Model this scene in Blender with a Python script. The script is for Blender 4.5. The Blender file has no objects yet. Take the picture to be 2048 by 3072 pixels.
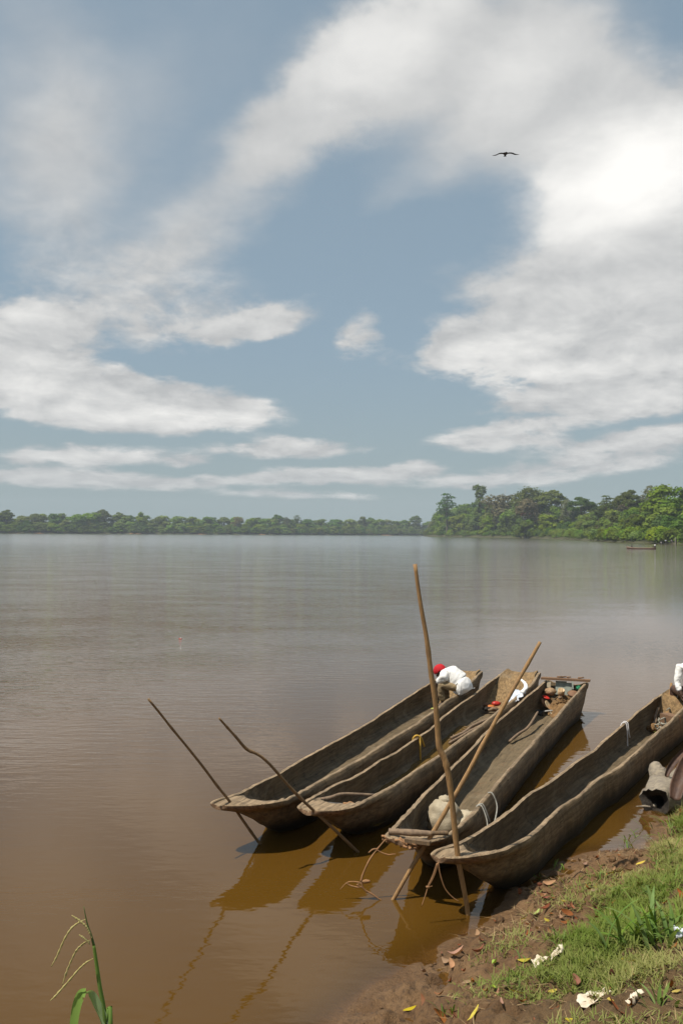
import bpy, bmesh, math, random
import numpy as np
from mathutils import Vector, Matrix, noise as mnoise

# ------------------------------------------------------------------ camera, sky, sun, exposure
SC = bpy.context.scene
COL = SC.collection
R = math.radians
CAM_H, F = 3.2, 2800.0                        # eye height over the water, focal length in photo pixels (2048 x 3072)
PITCH, ROLL = math.atan(63 / F), R(0.40)
cd = bpy.data.cameras.new('camera')
cam = bpy.data.objects.new('camera', cd)
COL.objects.link(cam)
CM = Matrix.Rotation(R(90) + PITCH, 3, 'X') @ Matrix.Rotation(ROLL, 3, 'Z')
cam.matrix_world = Matrix.Translation((0, 0, CAM_H)) @ CM.to_4x4()
cd.sensor_fit = 'VERTICAL'
cd.sensor_height = 24.0
cd.lens = 24.0 * F / 3072.0
cd.clip_start, cd.clip_end = 0.05, 20000
SC.camera = cam
SC.view_settings.view_transform = 'Standard'
SC.view_settings.look = 'None'
SC.view_settings.gamma = 1.0
SC.view_settings.exposure = 0.12
SC.render.resolution_x, SC.render.resolution_y = 682, 1024
SC.cycles.max_bounces = 8
SC.cycles.transparent_max_bounces = 12
SC.cycles.volume_bounces = 0
SC.cycles.caustics_reflective = False
SC.cycles.caustics_refractive = False

SUN_TO = Vector((-0.27, -0.13, 0.55)).normalized()
SUN_EL = math.asin(SUN_TO.z)
SUN_AZ = math.atan2(SUN_TO.x, SUN_TO.y)
ld = bpy.data.lights.new('sun', 'SUN')
ld.energy = 4.8
ld.angle = R(0.53)
ld.color = (1.0, 0.93, 0.82)
sun = bpy.data.objects.new('sun', ld)
COL.objects.link(sun)
sun.rotation_euler = SUN_TO.to_track_quat('Z', 'Y').to_euler()


class NT:
    """short-hand for building node trees"""
    def __init__(s, tree):
        s.t = tree

    def n(s, typ, **kw):
        x = s.t.nodes.new(typ)
        for k, v in kw.items():
            setattr(x, k, v)
        return x

    def put(s, sock, v):
        if isinstance(v, bpy.types.NodeSocket):
            s.t.links.new(v, sock)
        elif v is not None:
            if hasattr(sock, 'default_value') and hasattr(sock.default_value, '__len__') and not hasattr(v, '__len__'):
                sock.default_value = [v] * len(sock.default_value)
            elif hasattr(v, '__len__') and len(v) == 3 and len(sock.default_value) == 4:
                sock.default_value = (*v, 1)
            else:
                sock.default_value = v

    def m(s, op, a, b=None, c=None, clamp=False):
        x = s.n('ShaderNodeMath', operation=op, use_clamp=clamp)
        for i, v in enumerate((a, b, c)):
            if v is not None:
                s.put(x.inputs[i], v)
        return x.outputs[0]

    def v(s, op, a, b=None, scale=None):
        x = s.n('ShaderNodeVectorMath', operation=op)
        s.put(x.inputs[0], a)
        if b is not None:
            s.put(x.inputs[1], b)
        if scale is not None:
            s.put(x.inputs[3], scale)
        return x.outputs['Value'] if op in ('LENGTH', 'DOT_PRODUCT') else x.outputs[0]

    def noise(s, vec, scale, detail=4, rough=0.55, dist=0.0, color=False, dims='3D'):
        x = s.n('ShaderNodeTexNoise', noise_dimensions=dims)
        if vec is not None:
            s.put(x.inputs['Vector'], vec)
        s.put(x.inputs['Scale'], scale)
        x.inputs['Detail'].default_value = detail
        x.inputs['Roughness'].default_value = rough
        x.inputs['Distortion'].default_value = dist
        return x.outputs['Color' if color else 'Fac']

    def rng(s, v, a, b, c=0.0, d=1.0, smooth=True):
        x = s.n('ShaderNodeMapRange', interpolation_type='SMOOTHSTEP' if smooth else 'LINEAR')
        s.put(x.inputs[0], v)
        for i, k in enumerate((a, b, c, d)):
            s.put(x.inputs[1 + i], k)
        return x.outputs[0]

    def mix(s, f, a, b, blend='MIX'):
        x = s.n('ShaderNodeMix', data_type='RGBA', blend_type=blend)
        s.put(x.inputs[0], f)
        s.put(x.inputs[6], a)
        s.put(x.inputs[7], b)
        return x.outputs[2]

    def xyz(s, x=0.0, y=0.0, z=0.0):
        c = s.n('ShaderNodeCombineXYZ')
        for i, v in enumerate((x, y, z)):
            s.put(c.inputs[i], v)
        return c.outputs[0]

    def sep(s, v):
        x = s.n('ShaderNodeSeparateXYZ')
        s.put(x.inputs[0], v)
        return x.outputs

    def mapping(s, v, loc=(0, 0, 0), rot=(0, 0, 0), scale=(1, 1, 1), typ='POINT'):
        x = s.n('ShaderNodeMapping', vector_type=typ)
        s.put(x.inputs[0], v)
        x.inputs[1].default_value = loc
        x.inputs[2].default_value = rot
        x.inputs[3].default_value = scale
        return x.outputs[0]

    def bump(s, h, strength=1.0, dist=1.0, normal=None):
        x = s.n('ShaderNodeBump')
        s.put(x.inputs['Height'], h)
        x.inputs['Strength'].default_value = strength
        x.inputs['Distance'].default_value = dist
        if normal is not None:
            s.put(x.inputs['Normal'], normal)
        return x.outputs[0]

    def attr(s, name, typ='GEOMETRY'):
        return s.n('ShaderNodeAttribute', attribute_name=name, attribute_type=typ).outputs['Fac']


def ray(px, py):
    """world direction seen at a photo pixel"""
    return CM @ Vector(((px - 1024) / F, -(py - 1536) / F, -1.0))


def at_z(px, py, z=0.0):
    d = ray(px, py)
    t = (z - CAM_H) / d.z
    return Vector((d.x * t, d.y * t, z))


def at_y(px, py, y):
    d = ray(px, py)
    t = y / d.y
    return Vector((d.x * t, y, CAM_H + d.z * t))


# ---- sky: Nishita with cloud banks laid out by azimuth and elevation
w = bpy.data.worlds.new('World')
SC.world = w
w.use_nodes = True
w.node_tree.nodes.clear()
k = NT(w.node_tree)
sky = k.n('ShaderNodeTexSky', sky_type='NISHITA', sun_disc=False)
sky.sun_elevation, sky.sun_rotation = SUN_EL, SUN_AZ % (2 * math.pi)
sky.altitude, sky.air_density, sky.dust_density, sky.ozone_density = 300, 1.0, 1.2, 1.0
D = k.v('NORMALIZE', k.n('ShaderNodeTexCoord').outputs['Generated'])
dx, dy, dz = k.sep(D)
az = k.m('ARCTAN2', dx, dy)
el = k.m('ARCSINE', dz)
P = k.xyz(az, el, 0)
# wispy warp of the direction
w1 = k.v('SUBTRACT', k.noise(k.v('MULTIPLY', D, (1, 1, 1.6)), 5.0, 3, color=True), (.5, .5, .5))
w2 = k.v('SUBTRACT', k.noise(k.v('MULTIPLY', D, (1, 1, 1.8)), 19.0, 4, .6, color=True), (.5, .5, .5))
low = k.rng(el, .02, .30, .26, 1.0)
PW = k.v('ADD', P, k.v('MULTIPLY', k.v('ADD', k.v('MULTIPLY', w1, (.09, .06, 0)), k.v('MULTIPLY', w2, (.05, .035, 0))), k.xyz(k.rng(el, .02, .34, .55, 1.0), low, 0)))


def ae(px, py):
    d = ray(px, py).normalized()
    return math.atan2(d.x, d.y), math.asin(d.z)


def blobs(lst, pos):
    tot = None
    for (cx, cy, rx, ry, ang, wt) in lst:
        a, e = ae(cx, cy)
        q = k.mapping(pos, (a, e, 0), (0, 0, R(ang)), (rx / F, ry / F, 1), 'TEXTURE')
        g = k.rng(k.v('LENGTH', q), 1.45, 0.15, 0, wt)
        tot = g if tot is None else k.m('ADD', tot, g)
    return tot


CLOUD = [  # cx, cy, rx, ry, tilt, weight  (photo pixels -> azimuth / elevation)
    (1860, 560, 310, 240, 10, 1.2), (1980, 380, 240, 170, 20, .9), (1720, 850, 380, 130, 4, .95), (2040, 820, 270, 180, 0, .9),
    (1420, 150, 420, 190, 8, 1.15), (1120, 190, 300, 160, 25, .80), (1720, 270, 220, 170, 20, .85), (1500, 390, 280, 110, 30, .60),
    (740, 540, 480, 140, 38, .66), (980, 330, 300, 130, 32, .55), (560, 220, 430, 220, 25, .26), (280, 640, 500, 200, -35, .28), (90, 330, 210, 560, 4, .42), (330, 330, 240, 240, 0, .22),
    (480, 900, 480, 150, 2, .30), (330, 1010, 460, 90, 4, .30), (1250, 480, 200, 110, 20, .28), (1150, 620, 110, 50, 20, .22),
    (1560, 1065, 370, 85, 5, 1.15), (1700, 965, 430, 70, 3, .7), (1880, 1130, 340, 60, 2, .6), (1720, 1255, 330, 30, 3, .5), (1950, 1070, 280, 130, 0, .95), (1400, 1020, 170, 70, 20, .42), (1760, 1195, 370, 50, 2, .90), (2000, 1170, 200, 60, 0, .5),
    (1080, 1020, 90, 70, 30, .72), (810, 970, 160, 46, 14, .72), (660, 1000, 180, 40, 10, .45), (1000, 1070, 90, 40, 10, .3),
    (40, 1010, 200, 95, -8, .95), (60, 1150, 280, 85, -4, 1.05), (250, 1180, 240, 80, -8, .65),
    (520, 1225, 340, 75, -3, 1.2), (330, 1262, 280, 40, -2, .6), (760, 1250, 90, 44, 15, .5),
    (240, 1362, 240, 36, 3, .95), (870, 1345, 290, 32, 2, 1.0), (560, 1385, 100, 22, 0, .75), (1490, 1305, 200, 40, 4, .95), (1840, 1330, 310, 46, 3, .75), (1960, 1300, 170, 40, 8, .6),
    (1010, 1425, 330, 34, 2, .92), (1260, 1400, 100, 28, 4, .7), (120, 1425, 340, 30, 0, .9), (560, 1450, 270, 24, 2, .8), (1760, 1395, 340, 34, 4, .85), (1450, 1445, 260, 24, 0, .7), (900, 1485, 300, 20, 0, .65),
]
BRIGHT = [
    (1850, 540, 300, 170, 8, 1.0), (2030, 450, 200, 140, 0, .4), (1150, 130, 280, 110, 20, .55), (1560, 210, 150, 90, 20, .35),
    (1480, 1060, 260, 50, 14, .55), (1640, 1110, 430, 28, 2, .45), (90, 1145, 170, 40, 0, .5), (520, 1262, 360, 30, -2, .55), (800, 1225, 90, 36, 10, .3),
    (250, 1350, 170, 22, 6, .35), (1000, 1335, 130, 22, 0, .25), (1950, 1185, 180, 30, 0, .3), (30, 960, 130, 50, 0, .2),
]
dens = blobs(CLOUD, PW)
# the same weather carried on round the sky outside the frame
win = k.m('MULTIPLY', k.rng(k.m('ABSOLUTE', az), .52, .36), k.rng(el, .66, .55))
pl = k.v('DIVIDE', k.xyz(dx, dy, 0), k.xyz(k.m('ADD', k.m('ABSOLUTE', dz), .12), k.m('ADD', k.m('ABSOLUTE', dz), .12), 1))
gen = k.rng(k.noise(pl, 1.3, 6, .55, .4), .42, .72, 0, 1.0)
dens = k.m('ADD', dens, k.m('MULTIPLY', gen, k.m('SUBTRACT', 1.0, win)))
# ragged detail: finer and flatter towards the horizon
EQ = k.m('MULTIPLY', k.m('LOGARITHM', k.m('ADD', 1.0, k.m('DIVIDE', k.m('ABSOLUTE', el), .171)), math.e), .85)
DQ = k.xyz(dx, dy, EQ)
fine = k.noise(DQ, 13.0, 7, .60, .3)
fine2 = k.noise(DQ, 30.0, 6, .60, .2)
det = k.m('ADD', k.m('MULTIPLY', k.m('SUBTRACT', fine, .5), k.rng(el, .36, .18, .24, 1.7)), k.m('MULTIPLY', k.m('SUBTRACT', fine2, .5), k.rng(el, .36, .18, .09, 1.9)))
body = k.m('ADD', dens, k.m('MULTIPLY', det, k.m('ADD', .16, k.m('MULTIPLY', dens, .80, clamp=True))))
alpha = k.rng(body, k.rng(el, .16, .42, .20, .04), k.rng(el, .16, .42, .80, 1.0))
# relief: compare the detail with itself a little nearer the sun
fo = k.noise(k.v('ADD', DQ, (-.010, 0, .030)), 13.0, 7, .60, .3)
relief = k.m('MULTIPLY', k.m('SUBTRACT', fine, fo), k.rng(el, .36, .16, .55, 1.7))
br = k.m('ADD', k.m('ADD', blobs(BRIGHT, PW), relief), k.m('MULTIPLY', k.rng(body, .4, 1.3), .12))
ccol = k.mix(k.rng(br, -.15, 1.25, smooth=False), (4.7, 4.80, 4.86), (9.6, 9.45, 9.1))
# humid air: the blue is dulled, more so low down
veil = k.rng(el, .55, -.02, .68, .80, smooth=False)
base = k.mix(veil, k.v('MULTIPLY', sky.outputs[0], (1, 1, 1)), (2.75, 3.62, 4.20))
base = k.mix(k.rng(el, .22, .0, 0, .55), base, (3.0, 3.65, 3.6))
far = k.rng(el, .0, .10, .78, 1.0)
col = k.mix(k.m('MULTIPLY', alpha, far), base, ccol)
bg = k.n('ShaderNodeBackground')
k.put(bg.inputs[0], col)
bg.inputs[1].default_value = 0.10
k.t.links.new(bg.outputs[0], k.n('ShaderNodeOutputWorld').inputs[0])
w.cycles.sampling_method = 'MANUAL'
w.cycles.sample_map_resolution = 512

# ------------------------------------------------------------------ helpers
def tag(o, label=None, cat=None, group=None, kind=None):
    for a, b in (('label', label), ('category', cat), ('group', group), ('kind', kind)):
        if b:
            o[a] = b
    return o


def empty(name, loc=(0, 0, 0), rz=0.0, label=None, cat=None, group=None):
    o = bpy.data.objects.new(name, None)
    COL.objects.link(o)
    o.location = loc
    o.rotation_euler = (0, 0, rz)
    o.empty_display_size = .1
    return tag(o, label, cat, group)


def link(name, me, mat, parent=None, smooth=True):
    o = bpy.data.objects.new(name, me)
    COL.objects.link(o)
    if mat is not None and not me.materials:
        me.materials.append(mat)
    if parent is not None:
        o.parent = parent
    if smooth:
        me.shade_smooth()
    return o


def mesh(name, v, f, mat=None, parent=None, smooth=True):
    me = bpy.data.meshes.new(name)
    me.from_pydata([tuple(map(float, p)) for p in v], [], [list(map(int, q)) for q in f])
    me.update()
    return link(name, me, mat, parent, smooth)


def np_mesh(name, V, faces, mat=None, parent=None, smooth=True):
    """V (n,3) array, faces: list of (k, 3|4) int arrays"""
    me = bpy.data.meshes.new(name)
    V = np.asarray(V, np.float32)
    me.vertices.add(len(V))
    me.vertices.foreach_set('co', V.ravel())
    idx = np.concatenate([np.asarray(f, np.int32).ravel() for f in faces])
    cnt = np.concatenate([np.full(len(f), f.shape[1], np.int32) for f in faces])
    me.loops.add(len(idx))
    me.loops.foreach_set('vertex_index', idx)
    me.polygons.add(len(cnt))
    me.polygons.foreach_set('loop_start', np.concatenate([[0], np.cumsum(cnt)[:-1]]).astype(np.int32))
    me.update(calc_edges=True)
    me.validate()
    return link(name, me, mat, parent, smooth)


def fattr(o, name, data):
    a = o.data.attributes.new(name, 'FLOAT', 'POINT')
    a.data.foreach_set('value', np.asarray(data, np.float32))


def copy_tree(o, parent=None):
    c = o.copy()
    COL.objects.link(c)
    if parent is not None:
        c.parent = parent
    for ch in list(o.children):
        copy_tree(ch, c)
    return c


def catmull(pts, n):
    p = np.asarray(pts, float)
    if len(p) < 3:
        t = np.linspace(0, len(p) - 1, n)
        return np.stack([np.interp(t, range(len(p)), p[:, j]) for j in range(p.shape[1])], 1)
    q = np.vstack([2 * p[0] - p[1], p, 2 * p[-1] - p[-2]])
    out = []
    for t in np.linspace(0, len(p) - 1.0001, n):
        i = int(t)
        u = t - i
        a, b, c, d = q[i:i + 4]
        out.append(.5 * (2 * b + (c - a) * u + (2 * a - 5 * b + 4 * c - d) * u * u + (3 * b - a - 3 * c + d) * u ** 3))
    return np.array(out)


def tube_vf(pts, rad, n=8, rough=0.0, seed=0, flat=1.0):
    """a capped tube along pts with radii rad"""
    rs = np.random.RandomState(seed)
    p = np.asarray(pts, float)
    m_ = len(p)
    r = np.interp(np.linspace(0, 1, m_), np.linspace(0, 1, len(rad)), rad) if hasattr(rad, '__len__') else np.full(m_, rad)
    V, Fc = [], []
    up = Vector((0.31, 0.17, 0.93))
    for i in range(m_):
        t = Vector(p[min(i + 1, m_ - 1)] - p[max(i - 1, 0)]).normalized()
        a = t.cross(up)
        if a.length < 1e-3:
            a = t.cross(Vector((1, 0, 0)))
        a.normalize()
        b = t.cross(a)
        for j in range(n):
            th = 2 * math.pi * j / n
            rr = r[i] * (1 + rough * rs.uniform(-1, 1))
            V.append(Vector(p[i]) + a * math.cos(th) * rr + b * math.sin(th) * rr * flat)
    for i in range(m_ - 1):
        for j in range(n):
            Fc.append((i * n + j, i * n + (j + 1) % n, (i + 1) * n + (j + 1) % n, (i + 1) * n + j))
    Fc.append(tuple(range(n - 1, -1, -1)))
    Fc.append(tuple((m_ - 1) * n + j for j in range(n)))
    return V, Fc


def tube(name, pts, rad, mat, parent=None, n=8, rough=0.0, seed=0, res=None, flat=1.0):
    if res:
        pts = catmull(pts, res)
    return mesh(name, *tube_vf(pts, rad, n, rough, seed, flat), mat, parent)


class MB:
    """collects geometry for one mesh"""
    def __init__(s):
        s.v, s.f = [], []

    def add(s, v, f):
        b = len(s.v)
        s.v += [tuple(p) for p in v]
        s.f += [tuple(b + i for i in q) for q in f]
        return s

    def tube(s, pts, rad, n=6, res=None, **kw):
        return s.add(*tube_vf(catmull(pts, res) if res else pts, rad, n, **kw))

    def box(s, c, size, rot=None, bev=0.0):
        M = rot if rot is not None else Matrix.Identity(3)
        hx, hy, hz = (q / 2 for q in size)
        v = []
        for z in (-hz, hz):
            for x, y in ((-hx, -hy), (hx, -hy), (hx, hy), (-hx, hy)):
                v.append(Vector(c) + M @ Vector((x, y, z)))
        return s.add(v, [(3, 2, 1, 0), (4, 5, 6, 7), (0, 1, 5, 4), (1, 2, 6, 5), (2, 3, 7, 6), (3, 0, 4, 7)])

    def build(s, name, mat, parent=None, smooth=True):
        return mesh(name, s.v, s.f, mat, parent, smooth)


def ico(name, mat, parent, loc, scale, seed=0, amp=.12, freq=2.0, sub=3, rot=None):
    bm = bmesh.new()
    bmesh.ops.create_icosphere(bm, subdivisions=sub, radius=1)
    for v in bm.verts:
        nz = mnoise.fractal(v.co * freq + Vector((seed * 3.1, seed * 1.7, 0)), 1.0, 2.0, 4)
        v.co *= 1 + amp * nz
        q = Vector((v.co.x * scale[0], v.co.y * scale[1], v.co.z * scale[2]))
        v.co = (rot @ q if rot is not None else q) + Vector(loc)
    me = bpy.data.meshes.new(name)
    bm.to_mesh(me)
    bm.free()
    return link(name, me, mat, parent)


def lathe(name, prof, mat, parent=None, loc=(0, 0, 0), n=20, rot=None):
    v, f = [], []
    M = rot if rot is not None else Matrix.Identity(3)
    for r_, z in prof:
        for j in range(n):
            a = 2 * math.pi * j / n
            v.append(Vector(loc) + M @ Vector((r_ * math.cos(a), r_ * math.sin(a), z)))
    for i in range(len(prof) - 1):
        for j in range(n):
            f.append((i * n + j, i * n + (j + 1) % n, (i + 1) * n + (j + 1) % n, (i + 1) * n + j))
    return mesh(name, v, f, mat, parent)


# value noise in numpy
_T = np.random.RandomState(11).rand(256, 256).astype(np.float32)


def vnoise(x, y):
    xi, yi = np.floor(x).astype(int), np.floor(y).astype(int)
    fx, fy = x - xi, y - yi
    fx, fy = fx * fx * (3 - 2 * fx), fy * fy * (3 - 2 * fy)
    g = lambda a, b: _T[a % 256, b % 256]
    return (g(xi, yi) * (1 - fx) + g(xi + 1, yi) * fx) * (1 - fy) + (g(xi, yi + 1) * (1 - fx) + g(xi + 1, yi + 1) * fx) * fy


def fbm(x, y, sc, oct=4, gain=.5):
    x, y = np.asarray(x, float), np.asarray(y, float)
    t, a, n_ = 0, 1.0, 0
    for i in range(oct):
        t = t + a * vnoise(x * sc + 17.3 * i, y * sc + 9.1 * i)
        n_ += a
        a *= gain
        sc *= 2.03
    return t / n_ - .5


def smooth01(t):
    t = np.clip(t, 0, 1)
    return t * t * (3 - 2 * t)

# ------------------------------------------------------------------ materials
def new_mat(name):
    m_ = bpy.data.materials.new(name)
    m_.use_nodes = True
    m_.node_tree.nodes.clear()
    q = NT(m_.node_tree)
    out = q.n('ShaderNodeOutputMaterial')
    return m_, q, out


def pbr(q, out, col, rough=.7, normal=None, spec=.3, **kw):
    b = q.n('ShaderNodeBsdfPrincipled')
    q.put(b.inputs['Base Color'], col)
    q.put(b.inputs['Roughness'], rough)
    b.inputs['Specular IOR Level'].default_value = spec
    if normal is not None:
        q.put(b.inputs['Normal'], normal)
    for a, v in kw.items():
        q.put(b.inputs[a], v)
    q.t.links.new(b.outputs[0], out.inputs[0])
    return b


def objco(q):
    return q.n('ShaderNodeTexCoord').outputs['Object']


def simple(name, c1, c2, sc=20, rough=.7, bump=.0, bsc=60, spec=.3, stretch=(1, 1, 1)):
    m_, q, out = new_mat(name)
    co = q.mapping(objco(q), scale=stretch)
    c = q.mix(q.rng(q.noise(co, sc, 5, .6), .3, .7), c1, c2)
    nrm = q.bump(q.noise(co, bsc, 4, .6), 1.0, bump) if bump else None
    pbr(q, out, c, rough, nrm, spec)
    return m_


def hull_wood(name, tint, inner):
    """hewn, weathered log: x runs along the boat"""
    m_, q, out = new_mat(name)
    co = objco(q)
    x, y, z = q.sep(co)
    grain = q.noise(q.mapping(co, scale=(.9, 15, 15)), 2.2, 6, .62)
    adze = q.noise(q.mapping(co, scale=(4.2, 2.6, 1.2)), 2.0, 6, .68, .8)          # streaks down the sides
    blot = q.noise(co, 2.6, 5, .6)
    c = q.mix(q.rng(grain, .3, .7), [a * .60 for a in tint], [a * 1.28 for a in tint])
    c = q.mix(q.m('MULTIPLY', q.rng(adze, .46, .68), .50), c, [tint[0] * .30, tint[1] * .32, tint[2] * .34])
    c = q.mix(q.m('MULTIPLY', q.rng(blot, .52, .72), .45), c, (.235, .190, .130))
    c = q.mix(q.m('MULTIPLY', q.rng(q.noise(co, 9, 4), .60, .74), .45), c, (.17, .085, .045))
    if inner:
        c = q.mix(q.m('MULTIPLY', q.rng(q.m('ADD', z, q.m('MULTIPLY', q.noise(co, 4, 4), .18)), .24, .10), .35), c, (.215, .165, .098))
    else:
        damp_shade = q.rng(q.m('ADD', z, q.m('MULTIPLY', q.noise(q.mapping(co, scale=(2, 2, 1)), 3, 5), .24)), .40, .20)
        c = q.mix(q.m('MULTIPLY', damp_shade, .90), c, (.022, .020, .013))  # wet wood at the waterline, plus underside shade painted into the colour
    h = q.m('ADD', q.m('MULTIPLY', grain, .35), q.m('ADD', q.m('MULTIPLY', adze, .30), q.m('MULTIPLY', q.noise(co, 34, 5, .65), .35)))
    crack = q.rng(q.noise(q.mapping(co, scale=(1, 14, 14)), 3.4, 3, .5), .665, .70)
    c = q.mix(q.m('MULTIPLY', crack, .7), c, (.03, .025, .018))
    pbr(q, out, c, .78, q.bump(q.m('SUBTRACT', h, q.m('MULTIPLY', crack, .5)), 1.0, .022), .22)
    return m_


M = {}
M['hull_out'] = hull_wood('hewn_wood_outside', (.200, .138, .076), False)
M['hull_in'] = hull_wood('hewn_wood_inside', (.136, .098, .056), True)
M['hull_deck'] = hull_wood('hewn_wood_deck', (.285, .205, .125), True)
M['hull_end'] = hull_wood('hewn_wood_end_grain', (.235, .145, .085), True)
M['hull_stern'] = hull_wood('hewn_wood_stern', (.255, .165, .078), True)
M['pole'] = simple('peeled_pole', (.37, .215, .088), (.235, .14, .066), 14, .6, .006, 40, .3, (4, 4, .6))
M['pole_brown'] = simple('brown_pole', (.27, .165, .075), (.17, .11, .06), 16, .7, .005, 60, .3, (3, 3, .7))
M['pole_dark'] = simple('weathered_pole', (.21, .135, .070), (.11, .075, .048), 16, .7, .005, 60, .3, (3, 3, .7))
M['stick'] = simple('dry_stick', (.27, .19, .12), (.16, .11, .075), 22, .8, .004, 80)
M['stick_grey'] = simple('grey_stick', (.13, .12, .11), (.07, .065, .06), 22, .8, .004, 80)
M['plank'] = simple('rough_plank', (.24, .135, .07), (.15, .09, .055), 12, .8, .006, 50, .3, (1, 8, 8))
M['plank_grey'] = simple('grey_green_plank', (.30, .33, .28), (.20, .22, .19), 14, .8, .004, 50)
M['sack'] = simple('dusty_woven_sack', (.50, .43, .31), (.34, .28, .19), 9, .85, .006, 90)
M['paper'] = simple('crumpled_paper', (.74, .66, .52), (.60, .51, .38), 12, .8, .006, 40)
M['white'] = simple('white_cotton', (.83, .82, .79), (.76, .75, .73), 9, .85, .004, 60)
M['plastic'] = simple('blue_white_plastic', (.62, .66, .72), (.50, .55, .63), 12, .35, .01, 30)
M['khaki'] = simple('khaki_cotton', (.29, .215, .12), (.22, .16, .09), 14, .85, .006, 50)
M['red'] = simple('red_cloth', (.48, .012, .020), (.38, .01, .016), 14, .8, .003, 80)
M['red_plastic'] = simple('red_plastic', (.48, .03, .02), (.40, .03, .02), 8, .4)
M['skin'] = simple('dark_skin', (.060, .032, .019), (.048, .025, .015), 9, .5)
M['hair'] = simple('black_hair', (.012, .010, .012), (.02, .016, .02), 60, .9, .004, 200)
M['purple'] = simple('purple_knit', (.060, .022, .075), (.04, .016, .05), 60, .9, .004, 200)
M['eye'] = simple('eye_white', (.7, .68, .62), (.7, .68, .62), 5, .3)
M['black_pot'] = simple('sooty_enamel', (.012, .012, .013), (.03, .03, .03), 14, .35)
M['metal'] = simple('grey_tin', (.42, .41, .38), (.32, .31, .29), 14, .4)
M['cream_tin'] = simple('rusty_cream_tin', (.62, .52, .33), (.38, .20, .09), 6, .5)
M['clay'] = simple('brown_clay', (.24, .13, .07), (.17, .09, .05), 9, .7)
M['orange'] = simple('orange_peel', (.55, .17, .03), (.40, .12, .03), 10, .6)
M['green_cloth'] = simple('green_cloth', (.03, .26, .13), (.03, .2, .1), 10, .8)
M['lime'] = simple('lime_peel', (.42, .46, .10), (.36, .40, .08), 12, .4)
M['dirt'] = simple('brown_peelings', (.26, .155, .068), (.14, .08, .035), 16, .95, .02, 40)
M['wicker'] = simple('wicker', (.40, .27, .16), (.26, .16, .085), 30, .8, .012, 70)
M['rope_yellow'] = simple('yellow_rope', (.55, .34, .06), (.42, .25, .04), 30, .8, .004, 200)
M['rope_white'] = simple('white_string', (.70, .68, .68), (.58, .56, .56), 30, .8)
M['rope_grey'] = simple('grey_cord', (.34, .33, .29), (.24, .23, .20), 30, .8)
M['vine'] = simple('dry_vine', (.36, .19, .09), (.24, .13, .06), 20, .8)
M['rust'] = simple('rusty_sheet', (.11, .058, .036), (.060, .036, .028), 7, .55, .008, 30)
M['driftwood'] = simple('pale_driftwood', (.38, .32, .235), (.24, .205, .165), 9, .85, .025, 26, .2, (1, 3, 3))
M['hollow'] = simple('dark_hollow', (.022, .018, .014), (.04, .032, .025), 14, .9, .02, 30)
M['net'] = simple('grey_net', (.36, .34, .27), (.22, .21, .17), 40, .9, .01, 90)
M['bird'] = simple('dark_plumage', (.018, .014, .012), (.03, .024, .02), 9, .8)
M['bark'] = simple('bark', (.15, .125, .095), (.08, .065, .05), 2.0, .9, .05, 6)
M['bark_pale'] = simple('pale_bark', (.36, .33, .28), (.22, .20, .17), 1.5, .9, .05, 6)
M['house_wall'] = simple('white_render', (.62, .60, .55), (.50, .48, .44), 2, .9)
M['house_roof'] = simple('rusted_roof', (.26, .085, .05), (.18, .07, .045), 2, .8)
M['dark_glass'] = simple('dark_opening', (.02, .02, .022), (.03, .03, .03), 2, .4)
M['earth'] = simple('orange_earth', (.36, .19, .075), (.22, .125, .06), .35, .95, .3, 1.5)
M['straw'] = simple('dry_straw', (.40, .285, .145), (.25, .165, .08), 6, .85)
M['red_canoe'] = simple('reddish_wet_wood', (.22, .15, .105), (.16, .105, .075), 2, .6)


def leaf_mat(name, a, b, hue=.04, sc=.35, trans=.28, attr=None):
    m_, q, out = new_mat(name)
    co = q.n('ShaderNodeNewGeometry').outputs['Position']
    rnd = q.n('ShaderNodeObjectInfo').outputs['Random']
    f = q.rng(q.noise(co, sc, 4, .65), .3, .7)
    if attr:
        f = q.m('ADD', q.m('MULTIPLY', f, .35), q.m('MULTIPLY', q.attr(attr), .65))
    c = q.mix(f, a, b)
    h = q.n('ShaderNodeHueSaturation')
    q.put(h.inputs['Hue'], q.rng(rnd, 0, 1, .5 - hue, .5 + hue * .6, smooth=False))
    q.put(h.inputs['Value'], q.rng(q.m('FRACT', q.m('MULTIPLY', rnd, 7.31)), 0, 1, .72, 1.25, smooth=False))
    q.put(h.inputs['Saturation'], q.rng(q.m('FRACT', q.m('MULTIPLY', rnd, 3.77)), 0, 1, .8, 1.05, smooth=False))
    q.put(h.inputs['Color'], c)
    d = q.n('ShaderNodeBsdfDiffuse')
    t = q.n('ShaderNodeBsdfTranslucent')
    q.put(d.inputs[0], h.outputs[0])
    q.put(t.inputs[0], q.mix(1.0, h.outputs[0], (1.1, 1.05, .5), 'MULTIPLY'))
    mx = q.n('ShaderNodeMixShader')
    mx.inputs[0].default_value = trans
    q.t.links.new(d.outputs[0], mx.inputs[1])
    q.t.links.new(t.outputs[0], mx.inputs[2])
    q.t.links.new(mx.outputs[0], out.inputs[0])
    return m_


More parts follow.
